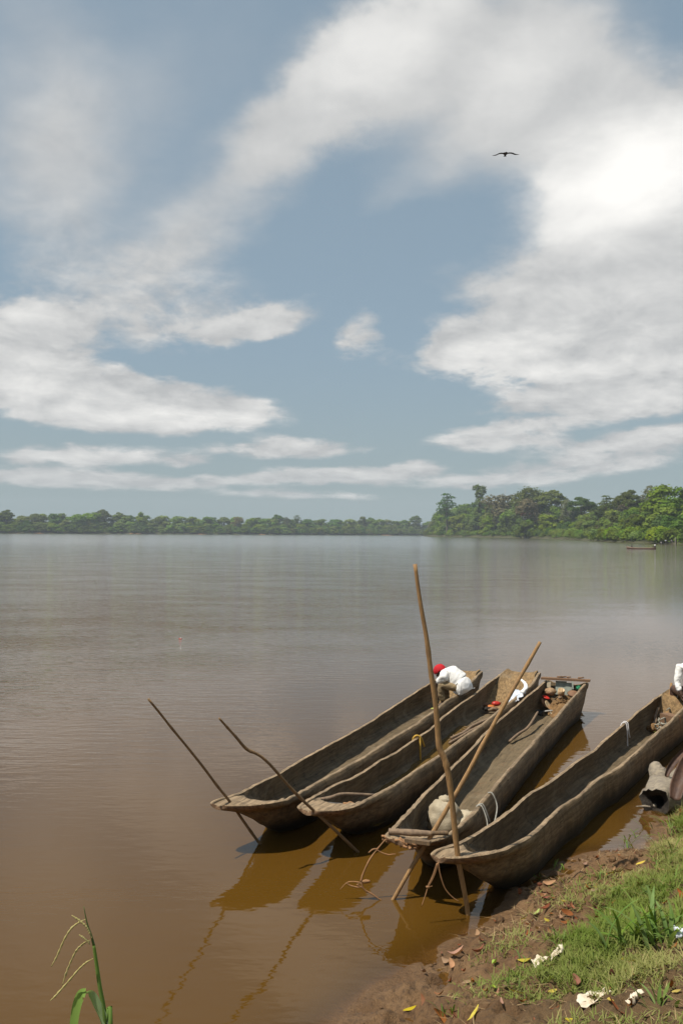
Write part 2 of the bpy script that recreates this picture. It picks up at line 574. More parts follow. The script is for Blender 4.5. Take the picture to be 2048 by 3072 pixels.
M['leaf_dark'] = leaf_mat('dark_foliage', (.065, .120, .018), (.118, .185, .026))
M['leaf_mid'] = leaf_mat('mid_foliage', (.098, .170, .020), (.165, .240, .030), .035)
M['leaf_light'] = leaf_mat('light_foliage', (.125, .215, .020), (.195, .275, .032), .03)
M['leaf_dry'] = leaf_mat('dry_foliage', (.145, .125, .058), (.19, .17, .08), .02)
M['leaf_pale'] = leaf_mat('pale_foliage', (.115, .135, .070), (.16, .165, .10), .02)
M['palm'] = leaf_mat('palm_foliage', (.050, .095, .020), (.11, .15, .035), .02)
M['grass'] = leaf_mat('bank_grass', (.135, .200, .022), (.42, .35, .15), .0, 1.6, .35, 'tint')
M['blade'] = leaf_mat('broad_blade', (.105, .200, .030), (.19, .28, .06), .02, 5, .35)
M['blade_lit'] = leaf_mat('fresh_blade', (.17, .30, .03), (.22, .36, .06), .0, 5, .45)
M['blade_pale'] = leaf_mat('pale_blade', (.30, .40, .20), (.24, .34, .16), .0, 5, .35)
M['seed'] = simple('seed_head', (.44, .38, .16), (.33, .28, .10), 40, .85)
M['dead_brown'] = leaf_mat('dead_leaf', (.30, .105, .035), (.20, .085, .035), .02, 9, .15)
M['dead_tan'] = leaf_mat('tan_leaf', (.42, .26, .15), (.33, .19, .11), .02, 9, .15)
M['dead_yellow'] = leaf_mat('yellow_leaf', (.56, .46, .045), (.46, .36, .03), .012, 9, .2)
M['dead_green'] = leaf_mat('green_leaf', (.30, .40, .06), (.22, .30, .05), .02, 9, .2)

# mud
m_, q, out = new_mat('river_mud')
co = q.n('ShaderNodeNewGeometry').outputs['Position']
s_ = q.attr('inland')
n1 = q.noise(co, 3.0, 6, .6)
n2 = q.noise(co, 22, 6, .65)
c = q.mix(q.rng(n1, .3, .7), (.150, .081, .036), (.238, .142, .069))
c = q.mix(q.rng(n2, .45, .75), c, (.075, .044, .024))
c = q.mix(q.m('MULTIPLY', q.rng(q.m('ADD', s_, q.m('MULTIPLY', n1, .5)), .55, .15), .55), c, (.150, .082, .034))
c = q.mix(q.m('MULTIPLY', q.rng(q.m('ADD', s_, q.m('MULTIPLY', n1, .8)), 1.0, 1.9), .5), c, (.115, .080, .036))
wet = q.rng(q.m('ADD', s_, q.m('MULTIPLY', q.m('SUBTRACT', n1, .5), .5)), .32, .02)
h = q.m('ADD', q.m('MULTIPLY', q.noise(co, 40, 6, .7), .6), q.m('MULTIPLY', n2, .6))
pbr(q, out, c, q.m('SUBTRACT', .88, q.m('MULTIPLY', wet, .40)), q.bump(h, 1.0, .05), .3)
M['mud'] = m_

# forest floor
M['soil'] = simple('forest_floor', (.050, .060, .022), (.085, .075, .035), .2, .95)

# muddy river water: sediment colour under a reflecting skin, clear only where it is a few centimetres deep
m_, q, out = new_mat('muddy_water')
co = q.n('ShaderNodeNewGeometry').outputs['Position']
px_, py_, pz_ = q.sep(co)
off = q.m('SUBTRACT', q.m('MULTIPLY', py_, .50), q.m('MULTIPLY', px_, .86))     # distance out from our bank, roughly
calm = q.m('MULTIPLY', q.rng(off, 6.0, 24.0, .02, 1.0), q.m('DIVIDE', 1.0, q.m('ADD', 1.0, q.m('MULTIPLY', q.m('MINIMUM', q.m('MAXIMUM', q.m('SUBTRACT', py_, 12.0), 0.0), 130.0), .020))))
patch = q.rng(q.noise(q.mapping(co, scale=(.020, .05, 1)), 1.0, 4, .55), .36, .64, .88, 1.06)
patch2 = q.rng(q.noise(q.mapping(co, scale=(.16, .30, 1)), 1.0, 4, .6), .38, .64, .62, 1.12)
amp = q.m('MULTIPLY', calm, q.m('MULTIPLY', patch, patch2))
wav = q.m('ADD', q.m('MULTIPLY', q.noise(q.mapping(co, rot=(0, 0, R(-8)), scale=(1.1, 3.6, 1)), 1.3, 3, .5, .25), 1.0),
          q.m('MULTIPLY', q.noise(q.mapping(co, rot=(0, 0, R(10)), scale=(2.6, 7.5, 1)), 1.5, 3, .55), .42))
small = q.noise(q.mapping(co, scale=(1.6, 3.2, 1)), 2.2, 2, .5)
H = q.m('ADD', q.m('MULTIPLY', wav, q.m('MULTIPLY', amp, .074)), q.m('MULTIPLY', small, .0022))
nrm = q.bump(H, 1.0, 1.0)
turb = q.noise(q.mapping(co, scale=(.25, .6, 1)), 1.0, 5, .6)
c = q.mix(turb, (.084, .0405, .0056), (.099, .0495, .0076))
op = q.attr('cover')
dif = q.n('ShaderNodeBsdfDiffuse')
q.put(dif.inputs[0], c)
tr = q.n('ShaderNodeBsdfTransparent')
q.put(tr.inputs[0], (.95, .86, .62))
b1 = q.n('ShaderNodeMixShader')
q.put(b1.inputs[0], op)
q.t.links.new(tr.outputs[0], b1.inputs[1])
q.t.links.new(dif.outputs[0], b1.inputs[2])
gl = q.n('ShaderNodeBsdfGlossy')
q.put(gl.inputs['Roughness'], q.rng(py_, 16.0, 300.0, .02, .11))     # ripples too small and far to tell apart
q.put(gl.inputs['Color'], (1, 1, 1))
q.put(gl.inputs['Normal'], nrm)
fr = q.n('ShaderNodeFresnel')
fr.inputs[0].default_value = 1.33
q.put(fr.inputs[1], nrm)
b2 = q.n('ShaderNodeMixShader')
q.put(b2.inputs[0], fr.outputs[0])
q.t.links.new(b1.outputs[0], b2.inputs[1])
q.t.links.new(gl.outputs[0], b2.inputs[2])
q.t.links.new(b2.outputs[0], out.inputs[0])
M['water'] = m_

m_, q, out = new_mat('bilge_water')
pbr(q, out, (.14, .085, .025), .05, None, .5)
M['bilge'] = m_

# ------------------------------------------------------------------ near bank and water
SHORE = np.array([(-60, -95), (-20, -28), (-6, -4.5), (-2.2, 2.6), (-.75, 5.05), (-.07, 6.05), (.18, 6.46), (.69, 7.22), (1.22, 7.80), (1.60, 8.52), (2.16, 9.2),
                  (2.60, 9.52), (3.02, 9.66), (3.30, 9.95), (3.42, 10.4), (3.62, 11.1), (4.15, 12.2), (5.6, 14.6), (8, 18), (20, 36), (60, 105), (150, 260)], float)


def inland(x, y):
    """signed distance from the waterline, positive on the bank"""
    p = np.stack([np.asarray(x, float).ravel(), np.asarray(y, float).ravel()], 1)
    best = np.full(len(p), 1e18)
    sgn = np.ones(len(p))
    for a, b in zip(SHORE[:-1], SHORE[1:]):
        ab = b - a
        t = np.clip(((p - a) @ ab) / (ab @ ab), 0, 1)
        dd = p - (a + t[:, None] * ab)
        d2 = (dd ** 2).sum(1)
        cr = ab[0] * (p[:, 1] - a[1]) - ab[1] * (p[:, 0] - a[0])
        u = d2 < best - 1e-12
        best = np.where(u, d2, best)
        sgn = np.where(u, np.where(cr < 0, 1, -1), sgn)
    return (np.sqrt(best) * sgn).reshape(np.shape(x))


def ground(x, y):
    x, y = np.asarray(x, float), np.asarray(y, float)
    s = inland(x, y)
    s = s + .16 * fbm(x, y, 1.3, 3) * np.clip(1 - np.abs(s) / 3, 0, 1)
    up = .13 * s + .095 * s ** 2
    up = np.where(up > 1.3, 1.3 + .75 * (1 - np.exp(-(up - 1.3) / .75)), up)
    dn = np.maximum(.17 * s, -.35 + .05 * s)
    z = np.where(s > 0, up, np.maximum(dn, -1.6))
    amp = smooth01((s + .12) / .5)
    lump = .16 * fbm(x, y, 2.2, 2) + .14 * np.abs(fbm(x + 3, y, 5.5, 3)) + .10 * fbm(x, y + 7, 13, 3) + .035 * fbm(x + 5, y, 31, 2)
    pit = -.06 * smooth01((fbm(x + 9, y + 2, 3.6, 2) - .16) / .08)
    return z + amp * (lump + pit) * np.clip(1.2 - s * .12, .3, 1), s


def axis(lo, hi, step, a, b, far):
    """grid lines: fine between a and b, growing outside"""
    mid = list(np.arange(a, b + 1e-6, step))
    g, d = [], step
    t = b
    while t < hi:
        d = min(d * 1.35, far)
        t += d
        g.append(min(t, hi))
    l, d = [], step
    t = a
    while t > lo:
        d = min(d * 1.35, far)
        t -= d
        l.append(max(t, lo))
    return np.array(l[::-1] + mid + g)


def grid_faces(nx, ny):
    i = np.arange(ny - 1)[:, None] * nx + np.arange(nx - 1)[None, :]
    return np.stack([i, i + 1, i + 1 + nx, i + nx], -1).reshape(-1, 4)


xs, ys = axis(-60, 70, .024, -.9, 4.4, 12), axis(-60, 90, .024, 3.4, 12.4, 12)
X, Y = np.meshgrid(xs, ys)
Z, S = ground(X, Y)
bank = np_mesh('river_bank', np.stack([X, Y, Z], -1).reshape(-1, 3), [grid_faces(len(xs), len(ys))], M['mud'])
fattr(bank, 'inland', S.ravel())
tag(bank, kind='structure')

xs, ys = axis(-2600, 900, .06, -1.6, 4.6, 180), axis(-58, 2300, .06, 4.2, 12.6, 180)
X, Y = np.meshgrid(xs, ys)
Zg, S = ground(X, Y)
river = np_mesh('river_water', np.stack([X, Y, X * 0], -1).reshape(-1, 3), [grid_faces(len(xs), len(ys))], M['water'])
fattr(river, 'cover', np.where((np.abs(X) < 30) & (Y < 40), 1 - np.exp(-np.clip(-Zg, 0, 9) / .030), 1).ravel())
tag(river, kind='structure')


def on_ground(px, py):
    """where the sight line of a photo pixel meets the near bank"""
    d = ray(px, py)
    t = np.arange(2.0, 16, .01)
    g, _ = ground(d.x * t, d.y * t)
    i = int(np.argmax(CAM_H + d.z * t < g))
    return Vector((d.x * t[i], d.y * t[i], float(g[i])))


def gz(x, y):
    return float(ground(np.array([x]), np.array([y]))[0][0])

# ------------------------------------------------------------------ dugout canoes
def fit_canoe(left, right, tip, zn, zm, zs, zq=None):
    """rim lines read off the photo -> boat frame: s along the axis, half breadths left and right, rim height"""
    prof = lambda t: np.interp(t, [0, .06, .16, .32, .55, .78, 1.0], [zn, zn * .97, zm + .30 * (zn - zm), zm + .02, zm, zm + .25 * (zs - zm), zs])
    B = at_z(*tip, zn)
    Sm = (at_z(*left[-1], zs) + at_z(*right[-1], zs)) / 2
    ax = Vector((Sm.x - B.x, Sm.y - B.y, 0))
    L = ax.length
    ax.normalize()
    nr = Vector((ax.y, -ax.x, 0))
    res = []
    for pts in (left, right):
        o = []
        for p in pts:
            z = zm
            for _ in range(12):
                wp = at_z(*p, z)
                s = (wp - B).dot(ax)
                z = float(prof(np.clip(s / L, 0, 1)))
            o.append((s, (wp - B).dot(nr)))
        res.append(np.array(sorted(o)))
    return dict(B=B, ax=ax, nr=nr, L=L, prof=prof, left=res[0], right=res[1])


def local(C, p):
    d = Vector(p) - C['B']
    return d.dot(C['ax']), d.dot(C['nr']), p[2]


def build_canoe(C, label, seed, deck=.42, ledge=.22, ramp=.75, floor=.05, stern_open=False, bulge=.19, keel=-.17, wall=.042):
    """one hewn log: hull outside, hollowed inside, bow deck, stern ledge; all faces from one loft"""
    L, prof = C['L'], C['prof']
    s_st = np.unique(np.concatenate([[.0, .012, .03, .06], np.arange(.1, 1.3, .04), np.arange(1.3, L - 1.3, .085), np.arange(L - 1.3, L - .06, .045), [L - .04, L - .015, L]]))
    sm = np.linspace(0, L, 400)

    def side(a, sgn):
        y = np.interp(sm, a[:, 0], a[:, 1])
        ker = np.exp(-np.linspace(-2, 2, 15) ** 2)
        ker /= ker.sum()
        return np.interp(s_st, sm, np.convolve(np.pad(y, 7, 'edge'), ker, 'valid'))
    yl, yr = side(C['left'], -1), side(C['right'], 1)
    # round tongue at the bow
    wn = .55 + .45 * np.sqrt(np.clip(s_st / .12, 0, 1) * (2 - np.clip(s_st / .12, 0, 1)))
    mid = (yl + yr) / 2
    hw = np.maximum((yr - yl) / 2, .075) * np.clip(wn, .05, 1)
    NO, NF = 15, 9
    V = []
    part = []
    for i, s in enumerate(s_st):
        zr = float(prof(s / L)) + 0.009 * (mnoise.noise(Vector((s * 1.7, seed * 5.3, 0)))) + .007 * mnoise.noise(Vector((s * 7, seed, 2)))
        h, c = hw[i], mid[i]
        c += .006 * mnoise.noise(Vector((s * 1.9, seed * 2.1, 9)))
        # underside: deck lip, then the hull falls away to the keel; raked end at the stern
        kz = float(np.interp(s, [0, .10, .18, .50, .95, 1.5], [zr - .05, zr - .075, zr - .10, zr - .29, -.01, keel]))
        ke = smooth01((L - s) / .55)
        kz = kz * float(ke) + (zr - .26) * (1 - float(ke)) if s > L - .55 else kz
        bl = bulge * float(smooth01((s - .25) / .9)) * (.35 + .65 * float(smooth01((L - s) / .8)))
        nar = .42 + .58 * float(smooth01((s - .10) / 1.3)) ** .8                     # hull pinched under the deck lip
        ring = []
        for j in range(2 * NO + 1):
            ph = math.pi * j / (2 * NO)                     # 0 left rim .. pi right rim
            yy = math.cos(ph)
            dep = math.sin(ph)
            ex = .95 - .40 * float(smooth01((s - .5) / 1.3))
            e = abs(yy) ** ex * (1 + bl * math.sin(min(2 * ph, 2 * math.pi - 2 * ph)) ** .8 if abs(yy) > 1e-6 else 1)
            y = c - math.copysign(1, yy) * h * e if abs(yy) > 1e-6 else c
            z = zr + (kz - zr) * dep ** 1.35
            y = c + (y - c) * (1 - (1 - nar) * float(smooth01((zr - z - .055) / .05)))
            wob = .011 * mnoise.fractal(Vector((s * 2.6, y * 5, z * 5 + seed * 7)), 1, 2, 3) * float(smooth01(s / .2))
            ring.append((s + .02 * dep * mnoise.noise(Vector((s * 3, y * 4, seed))), y + (wob * (1 if y > c else -1)), z + .4 * wob))
        # inside: rim lip, wall, floor, wall, rim lip
        fz = floor + .012 * mnoise.noise(Vector((s * 2.3, 3, seed)))
        if s > L - ledge - ramp:
            t = float(smooth01((s - (L - ledge - ramp)) / ramp)) if not stern_open else float(smooth01((s - (L - .13)) / .09))
            fz = fz + (zr - (.006 if not stern_open else .05) - fz) * t
        fz = max(fz, min(kz + .055, zr - .03))

        def inside(y, z):
            # keep the hollow within the log
            dep = min(1, max(0, (zr - z) / max(zr - kz, .02))) ** (1 / 1.35)
            ph = math.asin(min(1, dep))
            yy = math.cos(ph)
            wo = h * yy ** ex * (1 + bl * math.sin(2 * ph) ** .8) * (1 - (1 - nar) * float(smooth01((zr - z - .055) / .05)))
            lim_ = max(wo - .022 - .012 * dep, .006)
            return c + max(-lim_, min(lim_, y - c))
        wl = min(wall, h * .4)
        inner = []
        yi = h - wl
        for j in range(NF):
            u = j / (NF - 1) * 2 - 1                        # +1 right .. -1 left (run right to left)
            u = -u
            y = c + u * max(yi * (1.0 + .10 * (1 if fz < zr - .15 else 0)) - .02, .01)
            edge = deck + .22 * u * u + (.05 * u)
            t = float(smooth01((s - edge) / .06))
            dz_ = zr - .004 + .010 * mnoise.noise(Vector((s * 6, u * 2, seed)))
            dz_ -= .010 * (1 - u * u)
            z = dz_ + (fz - dz_) * t
            z += .012 * mnoise.fractal(Vector((s * 4, u * 2, seed + 4)), 1, 2, 3)
            if t > .5:
                z += .05 * abs(u) ** 6
            inner.append((s, inside(y, z), z))
        zf = [p[2] for p in inner]
        rimz = .006 * mnoise.noise(Vector((s * 11, 1, seed)))
        right_lip = [(s, c + h - wl * .25, zr + .010 + rimz), (s, c + h - wl, zr + .004 + rimz)]
        wr = [(s, c + (h - wl) * (1 + .11 * (1 - (1 - q_) ** 2) * min(1, (zr - zf[0]) / .25)), zr + (zf[0] - zr) * q_) for q_ in (.2, .5, .8)]
        wl_ = [(s, c - (h - wl) * (1 + .11 * (1 - (1 - q_) ** 2) * min(1, (zr - zf[-1]) / .25)), zr + (zf[-1] - zr) * q_) for q_ in (.8, .5, .2)]
        left_lip = [(s, c - h + wl, zr + .004 - rimz), (s, c - h + wl * .25, zr + .010 - rimz)]
        wr = [(a_, inside(b_, z_), z_) for a_, b_, z_ in wr]
        wl_ = [(a_, inside(b_, z_), z_) for a_, b_, z_ in wl_]
        full = ring + right_lip + wr + inner + wl_ + left_lip
        V += full
        n = len(full)
    V = np.array(V)
    ns = len(s_st)
    # world -> local frame: x along boat
    groups = {'hull': [], 'rim': [], 'hollow': [], 'bow_deck': [], 'bow_end': [], 'stern_ledge': []}
    o2 = 2 * NO
    for i in range(ns - 1):
        for j in range(n):
            a, b = i * n + j, i * n + (j + 1) % n
            fce = (a, b, b + n, a + n)
            s = s_st[i]
            if j in (o2, o2 + 1, n - 2, n - 1) and s > .2:
                g = 'rim'
            elif j < o2:
                g = 'bow_end' if s < .20 and (j < 9 or j > o2 - 10) else 'hull'
            else:
                u = 0
                zc = V[[a, b, a + n, b + n], 2].mean()
                zr = float(prof(s / L))
                if s < deck + .32 and zc > zr - .06:
                    g = 'bow_deck'
                elif s > L - ledge - (ramp if not stern_open else 0) * .98 and o2 + 5 <= j < o2 + 5 + NF:
                    g = 'stern_ledge'
                else:
                    g = 'hollow'
            groups[g].append(fce)
    groups['bow_end'].append(tuple(range(n - 1, -1, -1)))
    last = (ns - 1) * n
    # raked stern face
    groups['hull'].append(tuple(last + j for j in range(n)))
    root = empty('dugout_canoe', (C['B'].x, C['B'].y, 0), math.atan2(C['ax'].y, C['ax'].x), label, 'dugout canoe', 'dugout canoes moored side by side at the bank')
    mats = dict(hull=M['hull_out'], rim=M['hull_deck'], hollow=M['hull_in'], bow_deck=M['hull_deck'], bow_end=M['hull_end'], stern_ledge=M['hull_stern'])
    for g, fs in groups.items():
        used = sorted({i for q_ in fs for i in q_})
        mp = {a: b for b, a in enumerate(used)}
        vv = [(V[i][0], -V[i][1], V[i][2]) for i in used]
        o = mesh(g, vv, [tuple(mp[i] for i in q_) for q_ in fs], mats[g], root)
    C['root'] = root
    C['floor'] = floor
    return root


def in_stern(C, px, py, ds):
    """point on a sight line at ds metres before the stern end"""
    d = ray(px, py)
    o = Vector((0, 0, CAM_H)) - C['B']
    t = (C['L'] - ds - o.dot(C['ax'])) / d.dot(C['ax'])
    return Vector((0, 0, CAM_H)) + d * t


def cp(C, s, y, z):
    """boat frame -> world"""
    return C['B'] + C['ax'] * s + C['nr'] * y + Vector((0, 0, z - C['B'].z))


L1 = [(620, 2410), (655, 2399), (690, 2389), (720, 2377), (750, 2361), (800, 2336), (840, 2317), (880, 2291), (960, 2246), (1047, 2200), (1133, 2148), (1200, 2104), (1249, 2071), (1280, 2054), (1310, 2034), (1362, 2005)]
R1 = [(676, 2419), (727, 2421), (773, 2418), (830, 2410), (868, 2399), (911, 2376), (962, 2345), (1007, 2322), (1097, 2271), (1173, 2220), (1280, 2153), (1315, 2126), (1346, 2100), (1390, 2070), (1441, 2020)]
L2 = [(889, 2420), (912, 2402), (928, 2394), (960, 2377), (1000, 2354), (1059, 2330), (1102, 2305), (1135, 2282), (1181, 2259), (1196, 2247), (1240, 2218), (1280, 2192), (1318, 2157), (1364, 2120), (1428, 2076), (1459, 2049), (1482, 2034), (1522, 2007)]
R2 = [(925, 2432), (956, 2435), (1000, 2434), (1046, 2427), (1084, 2414), (1122, 2391), (1161, 2371), (1199, 2348), (1242, 2320), (1280, 2294), (1331, 2261), (1364, 2235), (1402, 2207), (1438, 2182), (1469, 2159), (1497, 2133), (1522, 2115), (1560, 2084), (1599, 2051), (1616, 2022)]
L3 = [(1155, 2504), (1171, 2487), (1190, 2467), (1217, 2439), (1245, 2407), (1273, 2377), (1301, 2351), (1349, 2304), (1387, 2268), (1423, 2231), (1438, 2212), (1474, 2176), (1510, 2146), (1535, 2125), (1573, 2092), (1635, 2041)]
R3 = [(1262, 2535), (1293, 2529), (1330, 2518), (1354, 2508), (1385, 2480), (1413, 2452), (1440, 2419), (1479, 2374), (1497, 2350), (1545, 2295), (1594, 2238), (1630, 2196), (1659, 2166), (1691, 2127), (1720, 2095), (1747, 2064), (1766, 2045)]
L4 = [(1284, 2560), (1310, 2548), (1345, 2537), (1375, 2526), (1400, 2513), (1431, 2495), (1462, 2475), (1492, 2455), (1530, 2426), (1579, 2382), (1633, 2353), (1687, 2315), (1725, 2282), (1773, 2255), (1800, 2226), (1854, 2182), (1903, 2139), (1963, 2094), (1998, 2072)]
R4 = [(1342, 2576), (1380, 2578), (1416, 2571), (1463, 2565), (1523, 2547), (1584, 2516), (1644, 2462), (1687, 2423), (1741, 2390), (1795, 2339), (1848, 2311), (1899, 2270), (1932, 2239), (1976, 2196), (2018, 2162), (2037, 2141), (2092, 2084)]
c1 = fit_canoe(L1, R1, (648, 2415), .50, .37, .58)
c2 = fit_canoe(L2, R2, (906, 2428), .49, .37, .58)
c3 = fit_canoe(L3, R3, (1208, 2522), .53, .38, .56)
c4 = fit_canoe(L4, R4, (1311, 2570), .52, .38, .58)
for c_ in (c1, c2, c3, c4):
    print('canoe L %.2f widths' % c_['L'], [(round(float(s), 1), round(float(np.interp(s, c_['right'][:, 0], c_['right'][:, 1]) - np.interp(s, c_['left'][:, 0], c_['left'][:, 1])), 2)) for s in np.linspace(.3, c_['L'], 9)],
          [round(v, 2) for v in (*c_['B'], *c_['ax'])])
build_canoe(c1, 'weathered dugout canoe farthest out in the river, a person in a red cap aboard', 1, deck=.38, floor=.10, ramp=1.1)
build_canoe(c2, 'weathered dugout canoe with a yellow rope and plastic sheet aboard', 2, deck=.42, floor=.07, ramp=1.15, ledge=.30)
build_canoe(c3, 'weathered dugout canoe carrying a pale lumpy sack and junk under a stern plank', 3, deck=.24, ledge=.08, ramp=.2, stern_open=True)
build_canoe(c4, 'weathered dugout canoe nearest the muddy bank with white strings over its rim', 4, deck=.36, ledge=.30, ramp=.30, floor=.09)

# ------------------------------------------------------------------ far banks
def strip_bank(name, line, heights, inl, mat, step=14):
    """land along a shoreline: line runs with the land on its right; heights(v, u, y) gives z"""
    p = np.asarray(line, float)
    seg = np.r_[0, np.cumsum(np.hypot(*np.diff(p, axis=0).T))]
    us = np.arange(0, seg[-1], step)
    c = np.stack([np.interp(us, seg, p[:, 0]), np.interp(us, seg, p[:, 1])], 1)
    t = np.gradient(c, axis=0)
    for _ in range(6):
        t[1:-1] = (t[:-2] + t[1:-1] + t[2:]) / 3
    t /= np.hypot(t[:, 0], t[:, 1])[:, None]
    nr = np.stack([t[:, 1], -t[:, 0]], 1)
    vs = np.array(inl, float)
    PX = c[:, None, 0] + nr[:, None, 0] * vs[None]
    PY = c[:, None, 1] + nr[:, None, 1] * vs[None]
    Zs = heights(np.broadcast_to(vs[None], PX.shape), np.broadcast_to(us[:, None], PX.shape), PY) + 1.2 * fbm(PX, PY, .045, 3) * np.clip(vs[None] / 4, 0, 1)
    o = np_mesh(name, np.stack([PX, PY, Zs], -1).reshape(-1, 3), [grid_faces(len(vs), len(us))], mat)
    tag(o, kind='structure')

    def place(u, v):
        cx, cy = np.interp(u, us, c[:, 0]), np.interp(u, us, c[:, 1])
        nx, ny = np.interp(u, us, nr[:, 0]), np.interp(u, us, nr[:, 1])
        x, y = cx + nx * v, cy + ny * v
        return float(x), float(y), float(heights(np.array([float(v)]), np.array([float(u)]), np.array([y]))[0])
    return place, seg[-1], c, us


hill_h = lambda v, u, y: np.interp(v, [-14, -5, 0, 2, 7, 25, 70, 200], [-3, -1.4, 0, 1.2, 2.6, 6.0, 15, 20]) * np.interp(y, [0, 320, 450, 620, 1000, 1200], [.5, .55, .7, 1.05, 1.1, .9])
RLINE = [(24, 42), (62, 108), (98, 200), (116, 320), (121, 430), (140, 560), (154, 690), (150, 800), (128, 900), (112, 1010), (100, 1130), (104, 1180), (140, 1260), (260, 1360), (520, 1480)]
right_place, RL, RC, RU = strip_bank('hillside', RLINE, hill_h, [-14, -5, -1, 0, 1, 2, 4, 7, 12, 18, 25, 40, 55, 70, 100, 150, 260], M['soil'])
flat_h = lambda v, u, y: np.interp(v, [-14, -5, 0, 1.5, 6, 30, 80, 200], [-3, -1.4, 0, .9, 1.8, 4, 6.5, 9])
FLINE = [(520, 1760), (300, 1640), (94, 1490), (-176, 1285), (-410, 1120), (-760, 900), (-1100, 660)][::-1]
# land must lie on the right of the line's direction: walk it so that it does
FLINE = FLINE[::-1]
far_place, FL, FC, FU = strip_bank('far_shore', FLINE, flat_h, [-14, -5, -1, 0, 1, 3, 6, 14, 30, 55, 80, 130, 220, 400], M['soil'])


def crown(rs, lobes, n, size, flat=.75, outward=.85, shell=.72):
    """leaf clumps scattered through the outer part of several lobes"""
    lobes = np.asarray(lobes, float)
    wts = (lobes[:, 3] * lobes[:, 4] * lobes[:, 5]) ** .67
    which = rs.choice(len(lobes), n, p=wts / wts.sum())
    d = rs.normal(size=(n, 3))
    d /= np.linalg.norm(d, axis=1)[:, None]
    d[:, 2] = np.where(d[:, 2] < -.5, -d[:, 2], d[:, 2])
    r = 1 - (1 - shell) * rs.rand(n) ** .8 * 1.3
    lump = 1 + .22 * np.sin(d[:, 0] * 5 + which * 2.1) * np.sin(d[:, 1] * 5.3 + which) + .12 * rs.normal(size=n)
    Lb = lobes[which]
    P = Lb[:, :3] + d * Lb[:, 3:6] * (r * lump)[:, None]
    keep = np.ones(n, bool)
    for j, lb in enumerate(lobes):
        q_ = np.linalg.norm((P - lb[:3]) / lb[3:6], axis=1)
        keep &= ~((q_ < .62) & (which != j))
    P, d = P[keep], d[keep]
    n = len(P)
    nr = d * outward + rs.normal(size=(n, 3)) * .38 + np.array([0, 0, .45])
    nr /= np.linalg.norm(nr, axis=1)[:, None]
    a = np.cross(nr, rs.normal(size=(n, 3)))
    a /= np.linalg.norm(a, axis=1)[:, None]
    b = np.cross(nr, a)
    sz = size * rs.uniform(.55, 1.35, n)[:, None]
    a, b = a * sz, b * sz * flat
    fold = nr * sz * .22
    V = np.stack([P - a * .5 - b * .3, P - b * .65 + fold * .3, P + a * .55 - b * .25, P + a * .35 + b * .5, P + fold, P - a * .5 + b * .42], 1).reshape(-1, 3)
    i = np.arange(n)[:, None] * 6
    return V, [np.concatenate([i + np.array([[0, 1, 4, 5]]), i + np.array([[1, 2, 3, 4]])])]


